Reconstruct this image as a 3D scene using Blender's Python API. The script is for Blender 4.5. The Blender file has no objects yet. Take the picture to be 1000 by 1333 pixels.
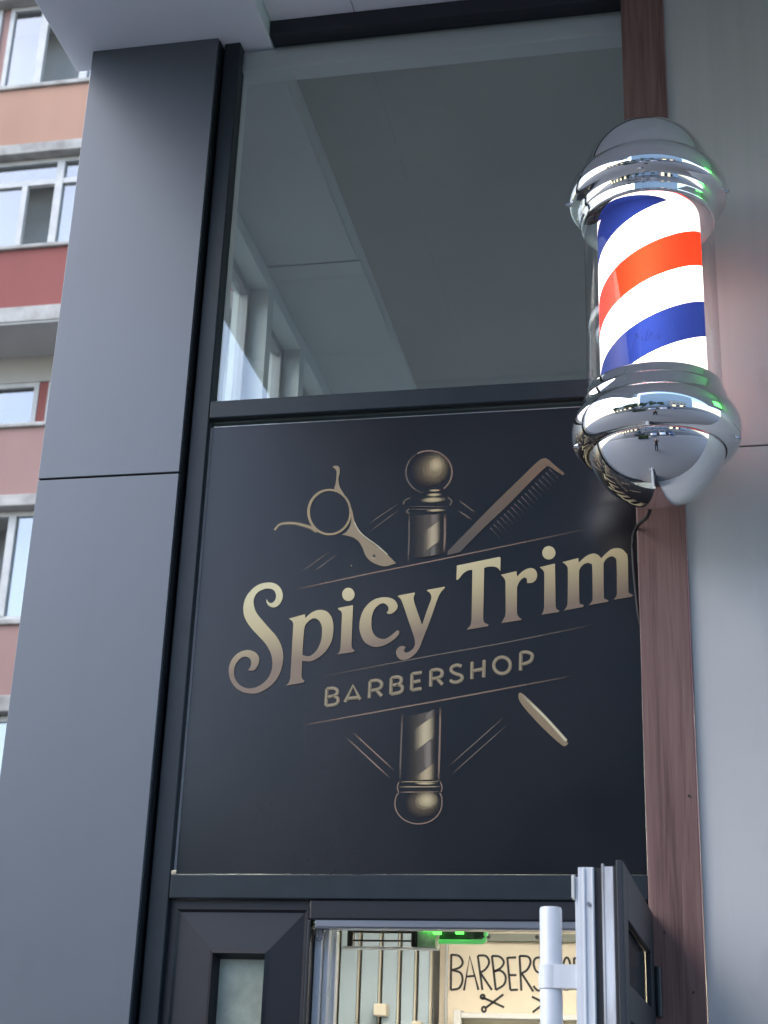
import bpy, bmesh, math, random
from mathutils import Vector, Matrix
random.seed(7)
R = math.radians
sc = bpy.context.scene
col = sc.collection

# ------------------------------------------------------------------ camera
cam = bpy.data.objects.new('camera', bpy.data.cameras.new('camera'))
col.objects.link(cam)
W = Matrix(((0.980, 0.044, 0.193), (0.195, -0.376, -0.906), (0.033, 0.926, -0.377)))
zc = Vector((176, 4912, -2000)).normalized()
xc = Vector((10190, 475, 2000)); xc = (xc - zc * xc.dot(zc)).normalized()
yc = zc.cross(xc)
# rows of M are the world axes in camera coordinates
M = Matrix((xc, yc, zc))
cam.matrix_world = Matrix.Translation((0, -3.4, 1.6)) @ M.to_4x4()
cam.data.sensor_fit = 'VERTICAL'
cam.data.sensor_height = 36
cam.data.lens = 36 * 2000 / 1333
cam.data.clip_start = 0.01
cam.data.clip_end = 500
cam.data.dof.use_dof = True; cam.data.dof.focus_distance = 3.9; cam.data.dof.aperture_fstop = 8
sc.camera = cam

# ------------------------------------------------------------------ materials
def nt(name):
    m = bpy.data.materials.new(name); m.use_nodes = True
    n = m.node_tree.nodes; l = m.node_tree.links
    return m, n, l, n['Principled BSDF']

def mat(name, c, rough=.5, metal=0., var=.08, scale=6., bump=.0, bscale=80., spec=.5, c2=None, detail=6, coat=0., stretch=None, rvar=.0, streak=0):
    m, n, l, b = nt(name)
    tc = n.new('ShaderNodeTexCoord')
    mp = n.new('ShaderNodeMapping'); l.new(tc.outputs['Object'], mp.inputs[0])
    if stretch: mp.inputs['Scale'].default_value = stretch
    no = n.new('ShaderNodeTexNoise'); no.inputs['Scale'].default_value = scale; no.inputs['Detail'].default_value = detail
    l.new(mp.outputs[0], no.inputs['Vector'])
    mx = n.new('ShaderNodeMix'); mx.data_type = 'RGBA'
    a = [max(0, v * (1 - var)) for v in c]; d = [min(1, v * (1 + var)) for v in c] if c2 is None else c2
    mx.inputs[6].default_value = (*a, 1); mx.inputs[7].default_value = (*d, 1)
    rp = n.new('ShaderNodeMapRange'); rp.inputs[1].default_value = .3; rp.inputs[2].default_value = .7
    l.new(no.outputs[0], rp.inputs[0]); l.new(rp.outputs[0], mx.inputs[0]); base = mx.outputs[2]
    if streak:      # faint rain streaks and rubbed dirt, fixed to the surface
        for sca, lo, hi, amt in (((14, 14, .5), .5, .78, streak), ((9, 9, 5), .60, .74, streak * .8)):
            m3 = n.new('ShaderNodeMapping'); m3.inputs['Scale'].default_value = sca; l.new(tc.outputs['Object'], m3.inputs[0])
            n3 = n.new('ShaderNodeTexNoise'); n3.inputs['Scale'].default_value = 1.3; n3.inputs['Detail'].default_value = 7; l.new(m3.outputs[0], n3.inputs['Vector'])
            r3 = n.new('ShaderNodeMapRange'); r3.inputs[1].default_value = lo; r3.inputs[2].default_value = hi; r3.inputs[3].default_value = 1; r3.inputs[4].default_value = 1 - amt
            l.new(n3.outputs[0], r3.inputs[0])
            vm = n.new('ShaderNodeVectorMath'); vm.operation = 'SCALE'; l.new(base, vm.inputs[0]); l.new(r3.outputs[0], vm.inputs['Scale']); base = vm.outputs[0]
    l.new(base, b.inputs['Base Color'])
    b.inputs['Roughness'].default_value = rough; b.inputs['Metallic'].default_value = metal
    b.inputs['Specular IOR Level'].default_value = spec
    b.inputs['Coat Weight'].default_value = coat; b.inputs['Coat Roughness'].default_value = .15
    if rvar:
        r2 = n.new('ShaderNodeMapRange'); r2.inputs[1].default_value = .3; r2.inputs[2].default_value = .7
        r2.inputs[3].default_value = rough - rvar; r2.inputs[4].default_value = rough + rvar
        l.new(no.outputs[0], r2.inputs[0]); l.new(r2.outputs[0], b.inputs['Roughness'])
    if bump:
        n2 = n.new('ShaderNodeTexNoise'); n2.inputs['Scale'].default_value = bscale; n2.inputs['Detail'].default_value = 4
        l.new(mp.outputs[0], n2.inputs['Vector'])
        bp_ = n.new('ShaderNodeBump'); bp_.inputs['Strength'].default_value = bump; bp_.inputs['Distance'].default_value = .01
        l.new(n2.outputs[0], bp_.inputs['Height']); l.new(bp_.outputs[0], b.inputs['Normal'])
    return m

def emis(name, c, s, base=(.5, .5, .5)):
    m, n, l, b = nt(name)
    b.inputs['Base Color'].default_value = (*base, 1)
    b.inputs['Emission Color'].default_value = (*c, 1); b.inputs['Emission Strength'].default_value = s
    return m

def glass_mat(name, ior=1.9, tint=(.95, .97, .97), rough=.0):
    m, n, l, b = nt(name); n.remove(b)
    out = n['Material Output']
    t = n.new('ShaderNodeBsdfTransparent'); t.inputs[0].default_value = (*tint, 1)
    g = n.new('ShaderNodeBsdfGlossy'); g.inputs['Roughness'].default_value = rough
    # Schlick reflectance, the same from both sides of the sheet
    ge = n.new('ShaderNodeNewGeometry'); dt = n.new('ShaderNodeVectorMath'); dt.operation = 'DOT_PRODUCT'
    l.new(ge.outputs['Incoming'], dt.inputs[0]); l.new(ge.outputs['Normal'], dt.inputs[1])
    def mth(op, a, v1=None, v2=None):
        q = n.new('ShaderNodeMath'); q.operation = op; l.new(a, q.inputs[0])
        if v1 is not None: q.inputs[1].default_value = v1
        if v2 is not None: q.inputs[2].default_value = v2
        return q.outputs[0]
    r0 = ((ior - 1) / (ior + 1)) ** 2
    ab = mth('ABSOLUTE', dt.outputs['Value']); om = mth('MULTIPLY_ADD', ab, -1, 1); pw = mth('POWER', om, 5); fo = mth('MULTIPLY_ADD', pw, 1 - r0, r0)
    x = n.new('ShaderNodeMixShader')
    l.new(fo, x.inputs[0]); l.new(t.outputs[0], x.inputs[1]); l.new(g.outputs[0], x.inputs[2]); l.new(x.outputs[0], out.inputs[0])
    return m

MT = {}
MT['clad'] = mat('grey_cladding', (0.09077, 0.1051, 0.1252), .44, .3, .05, 1.3, .05, 3.5, spec=.75, rvar=.06, streak=.04)
MT['clad_right'] = mat('grey_cladding_light', (.45, .44, .435), .48, .0, .06, 1.6, .05, 3.0, spec=.4, rvar=.06, streak=.10)
MT['soffit'] = mat('soffit_panel', (0.693, 0.7277, 0.7854), .5, 0, .05, 2, .0)
MT['soffit2'] = mat('soffit_panel_pale', (0.735, 0.735, 0.7963), .5, 0, .05, 2, .0)
MT['soffit3'] = mat('soffit_panel_light', (0.406, 0.434, 0.476), .5, 0, .05, 2)
MT['joint'] = mat('dark_joint', (.03, .035, .04), .8)
MT['anthra'] = mat('anthracite_frame', (0.01428, 0.02082, 0.02737), .38, 0, .12, 20, .05, 500, spec=.32)
MT['reveal'] = mat('dark_reveal', (.012, .015, .022), .5, 0, .1, 10)
MT['leafpan'] = mat('anthracite_door_panel', (0.0105, 0.01155, 0.0168), .42, 0, .1, 15, .08, 700, spec=.38)
MT['gasket'] = mat('black_gasket', (.012, .012, .014), .6)
MT['pvc'] = mat('white_pvc', (0.5368, 0.5586, 0.5948), .35, 0, .06, 12, .0, streak=.15)
MT['pvc_dirty'] = mat('dirty_white_pvc', (.10, .09, .08), .5, 0, .1, 30, .1, 90, c2=(.60, .62, .66), stretch=(1, 1, .15))
MT['alu'] = mat('grey_aluminium', (.22, .23, .26), .35, .6, .1, 30, stretch=(.1, 1, 1))
MT['glass'] = glass_mat('window_glass', 2.0, (.935, .965, .96), rough=.02)
MT['glass_far'] = glass_mat('facade_glass', 2.7, (.8, .84, .86), .02)
MT['glass_tint'] = mat('dark_door_glass', (.035, .042, .048), .12)
MT['backing'] = mat('grey_backing', (.07, .072, .07), .8)
MT['warmedge'] = mat('warm_lit_panel_edge', (.42, .38, .30), .6)
MT['railgrey'] = mat('grey_rail', (.16, .17, .14), .5)
MT['frosted'] = mat('frosted_glass', (0.252, 0.287, 0.238), .35, 0, .18, 25, .05, 200)
MT['chrome'] = mat('chrome', (.80, .81, .82), .022, 1., .01, 3)
MT['ceil'] = mat('plaster_ceiling', (0.7115, 0.7551, 0.7309), .8, 0, .05, 2, .05, 60)
MT['ceil2'] = mat('plaster_ceiling_recess', (0.588, 0.588, 0.588), .8, 0, .05, 2, .05, 60)
MT['plaster'] = mat('interior_plaster', (0.8108, 0.8437, 0.815), .8, 0, .04, 3)
MT['cream'] = mat('cream_wall', (.64, .565, .44), .6, 0, .05, 2.5)
MT['locker'] = mat('pale_grey_panel', (.26, .32, .36), .5, 0, .05, 4)
MT['black_paint'] = mat('black_lettering', (.02, .02, .022), .7, 0, .3, 60)
MT['wallpaint'] = mat('rendered_wall', (.40, .39, .36), .9, 0, .1, 1.2, .2, 30)
def facade(name, c):
    return mat(name, c, .9, 0, .10, .9, .15, 25, spec=.2, stretch=(1, 1, .35), detail=9)
MT['orange'] = facade('orange_render', (0.405, 0.24, 0.1762))
MT['red'] = facade('red_render', (0.2625, 0.09375, 0.0825))
MT['pink'] = facade('pink_render', (0.3225, 0.2025, 0.18))
MT['concrete'] = mat('weathered_concrete', (.28, .265, .24), .9, 0, .1, 3.5, .3, 20, c2=(.48, .46, .43), detail=10)
MT['white_frame'] = mat('white_window_frame', (0.462, 0.462, 0.448), .5, 0, .1, 6)
MT['darkroom'] = mat('dim_room', (.45, .44, .42), .9)
MT['curtain'] = mat('net_curtain', (0.07, 0.084, 0.091), .9, 0, .5, 6, stretch=(9, 1, .3))
MT['paving'] = mat('paving', (0.11, 0.11, 0.113), .75, 0, .1, 9, .2, 40)
MT['asphalt'] = mat('asphalt', (.055, .055, .06), .8, 0, .25, 3, .3, 90)
MT['bark'] = mat('bark', (.07, .05, .035), .9, 0, .3, 12, .5, 30)
MT['leaf'] = mat('leaf_green', (.035, .075, .02), .6, 0, .3, .8, c2=(.10, .14, .035))
MT['skin'] = mat('skin', (.5, .33, .25), .5)
MT['shirt'] = mat('black_shirt', (.02, .02, .022), .8)
MT['jeans'] = mat('dark_trousers', (.03, .035, .05), .8)
MT['hair'] = mat('dark_hair', (.03, .02, .015), .6)
MT['tyre'] = mat('tyre_rubber', (.02, .02, .02), .8)
MT['tail'] = emis('tail_light_red', (1, .03, .02), 4, (.4, .02, .02))
MT['warm_window'] = emis('lit_shop_window', (1, .78, .35), .8)
MT['green_lit'] = emis('green_lit_sign', (.08, 1, .12), 1.2)
MT['green_led'] = emis('green_led', (.12, 1, .10), .7, (.1, .5, .1))
MT['green_soft'] = emis('green_glowing_edge', (.10, .75, .14), .10, (.2, .5, .25))
MT['clearplast'] = mat('clear_plastic_cover', (.40, .47, .40), .3, 0, .3, 60)
MT['lamp'] = emis('lamp_warm', (1, .92, .80), 28)
MT['paleplaster'] = mat('pale_plaster', (0.434, 0.427, 0.406), .9, 0, .08, 1.5)
MT['tube_lamp'] = emis('tube_lamp_white', (1, 1, .95), 1.5)

# wood laminate: long vertical grain
def wood():
    m, n, l, b = nt('wood_laminate')
    tc = n.new('ShaderNodeTexCoord')
    mp = n.new('ShaderNodeMapping'); mp.inputs['Scale'].default_value = (26, 26, 1.1); l.new(tc.outputs['Object'], mp.inputs[0])
    no = n.new('ShaderNodeTexNoise'); no.inputs['Scale'].default_value = 2.2; no.inputs['Detail'].default_value = 8; no.inputs['Distortion'].default_value = .9
    l.new(mp.outputs[0], no.inputs['Vector'])
    mp2 = n.new('ShaderNodeMapping'); mp2.inputs['Scale'].default_value = (140, 140, 2.2); l.new(tc.outputs['Object'], mp2.inputs[0])
    n2 = n.new('ShaderNodeTexNoise'); n2.inputs['Scale'].default_value = 3; n2.inputs['Detail'].default_value = 5; l.new(mp2.outputs[0], n2.inputs['Vector'])
    ad = n.new('ShaderNodeMath'); ad.operation = 'MULTIPLY_ADD'; ad.inputs[1].default_value = .45; l.new(n2.outputs[0], ad.inputs[0]); l.new(no.outputs[0], ad.inputs[2])
    cr = n.new('ShaderNodeValToRGB'); e = cr.color_ramp.elements
    e[0].position = .50; e[0].color = (.085, .046, .041, 1); e[1].position = .95; e[1].color = (.200, .120, .108, 1)
    k = cr.color_ramp.elements.new(.70); k.color = (.150, .083, .074, 1)
    l.new(ad.outputs[0], cr.inputs[0]); l.new(cr.outputs[0], b.inputs['Base Color'])
    b.inputs['Roughness'].default_value = .5
    b.inputs['Specular IOR Level'].default_value = .3
    bu = n.new('ShaderNodeBump'); bu.inputs['Strength'].default_value = .15; bu.inputs['Distance'].default_value = .002; l.new(ad.outputs[0], bu.inputs['Height']); l.new(bu.outputs[0], b.inputs['Normal'])
    return m
MT['wood'] = wood()

# sign film: dark satin print with a faint cloudy pattern
MT['film'] = mat('sign_film', (.005, .0045, .006), .25, 0, .35, 2.2, .03, 9, spec=.46, c2=(.008, .006, .008), rvar=.04)
MT['glassgap'] = mat('bright_glass_gap', (.35, .35, .37), .5)

def gold():
    m, n, l, b = nt('gold_letter_print')
    tc = n.new('ShaderNodeTexCoord'); sp = n.new('ShaderNodeSeparateXYZ'); l.new(tc.outputs['Object'], sp.inputs[0])
    # print gradient runs down the line of text, which climbs to the right
    k = n.new('ShaderNodeMath'); k.operation = 'MULTIPLY_ADD'; k.inputs[1].default_value = -.19
    l.new(sp.outputs[0], k.inputs[0]); l.new(sp.outputs[2], k.inputs[2])
    cr = n.new('ShaderNodeMapRange'); cr.inputs[1].default_value = GRAD0; cr.inputs[2].default_value = GRAD1
    l.new(k.outputs[0], cr.inputs[0])
    rp = n.new('ShaderNodeValToRGB'); e = rp.color_ramp.elements
    e[0].position = 0; e[0].color = (.20, .14, .095, 1); e[1].position = 1; e[1].color = (.58, .53, .31, 1)
    q = rp.color_ramp.elements.new(.5); q.color = (.45, .37, .20, 1)
    l.new(cr.outputs[0], rp.inputs[0]); l.new(rp.outputs[0], b.inputs['Base Color'])
    b.inputs['Roughness'].default_value = .4
    return m

def printmat():
    m, n, l, b = nt('artwork_print')
    at = n.new('ShaderNodeVertexColor'); at.layer_name = 'Col'
    mu = n.new('ShaderNodeMix'); mu.data_type = 'RGBA'; mu.blend_type = 'MULTIPLY'; mu.inputs[0].default_value = 1; mu.inputs[7].default_value = (.74, .72, .68, 1)
    l.new(at.outputs[0], mu.inputs[6]); l.new(mu.outputs[2], b.inputs['Base Color']); b.inputs['Roughness'].default_value = .4
    t = n.new('ShaderNodeBsdfTransparent'); x = n.new('ShaderNodeMixShader')
    l.new(at.outputs[1], x.inputs[0]); l.new(t.outputs[0], x.inputs[1]); l.new(b.outputs[0], x.inputs[2]); l.new(x.outputs[0], n['Material Output'].inputs[0])
    return m

def stripes():
    m, n, l, b = nt('barber_stripes'); n.remove(b)
    tc = n.new('ShaderNodeTexCoord'); sp = n.new('ShaderNodeSeparateXYZ'); l.new(tc.outputs['Object'], sp.inputs[0])
    ny = n.new('ShaderNodeMath'); ny.operation = 'MULTIPLY'; ny.inputs[1].default_value = -1; l.new(sp.outputs[1], ny.inputs[0])
    at = n.new('ShaderNodeMath'); at.operation = 'ARCTAN2'; l.new(sp.outputs[0], at.inputs[0]); l.new(ny.outputs[0], at.inputs[1])
    a2 = n.new('ShaderNodeMath'); a2.operation = 'MULTIPLY_ADD'; a2.inputs[1].default_value = -1 / (2 * math.pi); a2.inputs[2].default_value = .25 + 5; l.new(at.outputs[0], a2.inputs[0])
    z = n.new('ShaderNodeMath'); z.operation = 'MULTIPLY_ADD'; z.inputs[1].default_value = 1 / PITCH; z.inputs[2].default_value = -RED_Z / PITCH; l.new(sp.outputs[2], z.inputs[0])
    s = n.new('ShaderNodeMath'); s.operation = 'ADD'; l.new(z.outputs[0], s.inputs[0]); l.new(a2.outputs[0], s.inputs[1])
    fr = n.new('ShaderNodeMath'); fr.operation = 'FRACT'; l.new(s.outputs[0], fr.inputs[0])
    cr = n.new('ShaderNodeValToRGB'); cr.color_ramp.interpolation = 'CONSTANT'
    e = cr.color_ramp.elements; h = .124
    wht = (1, 1, 1, 1); red = (.85, .021, .007, 1); blu = (.0085, .0165, .092, 1)
    e[0].position = 0; e[0].color = red; e[1].position = h; e[1].color = wht
    for p, c in ((.5 - h, blu), (.5 + h, wht), (1 - h, red)):
        q = e.new(p); q.color = c
    l.new(fr.outputs[0], cr.inputs[0])
    em = n.new('ShaderNodeEmission'); l.new(cr.outputs[0], em.inputs[0]); em.inputs[1].default_value = POLE_E
    tr = n.new('ShaderNodeBsdfTranslucent'); l.new(cr.outputs[0], tr.inputs[0])
    df = n.new('ShaderNodeBsdfDiffuse'); l.new(cr.outputs[0], df.inputs[0])
    a = n.new('ShaderNodeMixShader'); a.inputs[0].default_value = .6; l.new(df.outputs[0], a.inputs[1]); l.new(tr.outputs[0], a.inputs[2])
    ad = n.new('ShaderNodeAddShader'); l.new(a.outputs[0], ad.inputs[0]); l.new(em.outputs[0], ad.inputs[1]); l.new(ad.outputs[0], n['Material Output'].inputs[0])
    return m

# ------------------------------------------------------------------ mesh helpers
def bx(bm, x0, x1, y0, y1, z0, z1, mi=0):
    x0, x1 = sorted((x0, x1)); y0, y1 = sorted((y0, y1)); z0, z1 = sorted((z0, z1))
    v = [bm.verts.new(p) for p in ((x0, y0, z0), (x1, y0, z0), (x1, y1, z0), (x0, y1, z0), (x0, y0, z1), (x1, y0, z1), (x1, y1, z1), (x0, y1, z1))]
    for f in ((0, 3, 2, 1), (4, 5, 6, 7), (0, 1, 5, 4), (1, 2, 6, 5), (2, 3, 7, 6), (3, 0, 4, 7)):
        bm.faces.new([v[i] for i in f]).material_index = mi
def boxes(lst):
    bm = bmesh.new()
    for b in lst: bx(bm, *b)
    return bm
def link(name, me, parent=None, mats=()):
    o = bpy.data.objects.new(name, me); col.objects.link(o)
    for m in mats: me.materials.append(m)
    if parent: o.parent = parent
    return o
def world_loc(o):
    v = Vector((0, 0, 0))
    while o: v += o.location; o = o.parent
    return v
def obj(name, bm, m, parent=None, bevel=0, smooth=False, local=False):
    """link a bmesh given in world metres as one mesh object (shifted to its parent's frame)"""
    if parent and not local:
        bmesh.ops.translate(bm, verts=bm.verts, vec=-world_loc(parent))
    if bevel:
        bmesh.ops.bevel(bm, geom=list(bm.edges), offset=bevel, segments=2, affect='EDGES', profile=.5, clamp_overlap=True)
    bmesh.ops.recalc_face_normals(bm, faces=bm.faces)
    me = bpy.data.meshes.new(name); bm.to_mesh(me); bm.free()
    if smooth:
        for p in me.polygons: p.use_smooth = True
    return link(name, me, parent, m if isinstance(m, (list, tuple)) else [m])
def tag(o, label=None, cat=None, group=None, kind=None):
    if label: o['label'] = label
    if cat: o['category'] = cat
    if group: o['group'] = group
    if kind: o['kind'] = kind
    return o
def thing(name, label, cat, loc=(0, 0, 0), rz=0, group=None):
    o = bpy.data.objects.new(name, None); col.objects.link(o); o.location = loc; o.rotation_euler = (0, 0, rz)
    o.empty_display_size = .1
    return tag(o, label, cat, group)
def lathe(bm, prof, seg=64, c=(0, 0, 0), mi=0, close=False):
    rings = []
    for r, z in prof:
        if r < 1e-5: rings.append([bm.verts.new((c[0], c[1], c[2] + z))])
        else: rings.append([bm.verts.new((c[0] + r * math.sin(2 * math.pi * i / seg), c[1] - r * math.cos(2 * math.pi * i / seg), c[2] + z)) for i in range(seg)])
    pairs = list(zip(rings[:-1], rings[1:]))
    if close: pairs.append((rings[-1], rings[0]))
    for a, b in pairs:
        for i in range(seg):
            j = (i + 1) % seg
            q = [a[i % len(a)], a[j % len(a)], b[j % len(b)], b[i % len(b)]]
            u = []
            for v in q:
                if v not in u: u.append(v)
            if len(u) > 2: bm.faces.new(u).material_index = mi
def tube(bm, pts, r, seg=8, r2=None, mi=0):
    pts = [Vector(p) for p in pts]; n = len(pts); prev = None
    for k, p in enumerate(pts):
        d = (pts[min(k + 1, n - 1)] - pts[max(k - 1, 0)]).normalized()
        up = Vector((0, 0, 1)) if abs(d.z) < .95 else Vector((1, 0, 0))
        a = d.cross(up).normalized(); b = d.cross(a)
        rr = r if r2 is None else r + (r2 - r) * k / (n - 1)
        ring = [bm.verts.new(p + (a * math.cos(t) + b * math.sin(t)) * rr) for t in [2 * math.pi * i / seg for i in range(seg)]]
        if prev:
            for i in range(seg): bm.faces.new((prev[i], prev[(i + 1) % seg], ring[(i + 1) % seg], ring[i])).material_index = mi
        else: bm.faces.new(ring).material_index = mi
        prev = ring
    bm.faces.new(list(reversed(prev))).material_index = mi
def sharp(o, ang=35):
    me = o.data
    for p in me.polygons: p.use_smooth = True
    bm = bmesh.new(); bm.from_mesh(me)
    for e in bm.edges:
        if len(e.link_faces) == 2 and e.calc_face_angle(0) > R(ang): e.smooth = False
    bm.to_mesh(me); bm.free()
    return o

# curve helpers for the artwork
def crom(P, closed, step=6):
    """Catmull-Rom through P; points with a third element are corners"""
    n = len(P); pts = [(p[0], p[1]) for p in P]; cor = [len(p) > 2 for p in P]; out = []
    rng = range(n) if closed else range(n - 1)
    for i in rng:
        p1, p2 = pts[i], pts[(i + 1) % n]
        p0 = pts[i - 1] if (closed or i > 0) else p1
        p3 = pts[(i + 2) % n] if (closed or i + 2 < n) else p2
        if cor[i]: p0 = p1
        if cor[(i + 1) % n]: p3 = p2
        if cor[i] and cor[(i + 1) % n]: out.append(p1); continue
        for k in range(step):
            t = k / step; t2 = t * t; t3 = t2 * t
            out.append(tuple(.5 * (2 * b + (c - a) * t + (2 * a - 5 * b + 4 * c - d) * t2 + (3 * b - a - 3 * c + d) * t3) for a, b, c, d in zip(p0, p1, p2, p3)))
    if not closed: out.append(pts[-1])
    return out
def fill_mesh(loops, depth=.0006):
    """flat lettering: closed outlines (x, z mm) -> bmesh with holes, in metres, y = 0 facing -y"""
    cu = bpy.data.curves.new('outline', 'CURVE'); cu.dimensions = '2D'; cu.fill_mode = 'BOTH'; cu.extrude = depth / 2
    for L in loops:
        s = cu.splines.new('POLY'); s.points.add(len(L) - 1); s.use_cyclic_u = True
        for p, q in zip(s.points, L): p.co = (q[0] / 1000, q[1] / 1000, 0, 1)
    o = bpy.data.objects.new('outline', cu); col.objects.link(o)
    dg = bpy.context.evaluated_depsgraph_get(); me = bpy.data.meshes.new_from_object(o.evaluated_get(dg))
    bm = bmesh.new(); bm.from_mesh(me)
    bpy.data.objects.remove(o); bpy.data.curves.remove(cu); bpy.data.meshes.remove(me)
    for v in bm.verts: v.co = Vector((v.co.x, -v.co.z, v.co.y))
    return bm
def ribbon(bm, pts, w0, w1, y, depth=.0006, lay=None, cfun=None):
    """stroke along pts (mm) as a thin slab; optional colour layer"""
    n = len(pts); L = []; Rr = []
    for k, p in enumerate(pts):
        a = pts[max(k - 1, 0)]; b = pts[min(k + 1, n - 1)]
        d = Vector((b[0] - a[0], b[1] - a[1])); d = d.normalized() if d.length else Vector((1, 0))
        w = (w0 + (w1 - w0) * k / max(1, n - 1)) / 2; nx, nz = -d.y * w, d.x * w
        L.append(((p[0] + nx) / 1000, (p[1] + nz) / 1000)); Rr.append(((p[0] - nx) / 1000, (p[1] - nz) / 1000))
    vl = [bm.verts.new((x, y, z)) for x, z in L]; vr = [bm.verts.new((x, y, z)) for x, z in Rr]
    fs = [(bm.faces.new((vl[k], vl[k + 1], vr[k + 1], vr[k])), k) for k in range(n - 1)]
    if lay:
        idx = {}
        for k in range(n): idx[vl[k]] = k; idx[vr[k]] = k
        for f, k in fs:
            for lp in f.loops: lp[lay] = cfun(idx[lp.vert] / (n - 1))
def soft_ribbon(bm, pts, w0, w1, y, lay, cfun):
    """printed line whose edges fade out, flat in the sign plane"""
    n = len(pts); rows = []
    for k, p in enumerate(pts):
        a = pts[max(k - 1, 0)]; b = pts[min(k + 1, n - 1)]
        d = Vector((b[0] - a[0], b[1] - a[1])); d = d.normalized() if d.length else Vector((1, 0))
        w = (w0 + (w1 - w0) * k / max(1, n - 1)); c = cfun(k / (n - 1))
        rows.append([(bm.verts.new(((p[0] - d.y * w * q) / 1000, y, (p[1] + d.x * w * q) / 1000)), (*c[:3], c[3] * al)) for q, al in ((-.95, 0), (-.35, .9), (.35, .9), (.95, 0))])
    for r0, r1 in zip(rows, rows[1:]):
        for i in range(3):
            qs = (r0[i], r1[i], r1[i + 1], r0[i + 1]); f = bm.faces.new([q[0] for q in qs])
            for lp in f.loops:
                for q in qs:
                    if q[0] is lp.vert or q[0] == lp.vert: lp[lay] = q[1]
def bezier_like(pts, n=8): return crom(pts, False, n)
def crom3(P, step=5):
    xy = crom([(p[0], p[1]) for p in P], False, step); xz = crom([(p[0], p[2]) for p in P], False, step)
    return [Vector((a[0], a[1], b[1])) for a, b in zip(xy, xz)]
def many(name, bms, m, parent=None, **k):
    return [obj(name, b, m, parent, **k) for b in bms]

def split(name, bm, m, parent=None, **k):
    """one object for each separate piece of the mesh"""
    seen = set(); out = []
    for v in list(bm.verts):
        if v in seen: continue
        isl = {v: 1}; st = [v]
        while st:
            q = st.pop()
            for e in q.link_edges:
                u = e.other_vert(q)
                if u not in isl: isl[u] = 1; st.append(u)
        seen |= set(isl); nb = bmesh.new(); mp = {u: nb.verts.new(u.co) for u in isl}; done = set()
        for u in isl:
            for f in u.link_faces:
                if f not in done: done.add(f); nb.faces.new([mp[w] for w in f.verts])
        out.append(obj(name, nb, m, parent, **k))
    bm.free(); return out
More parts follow.
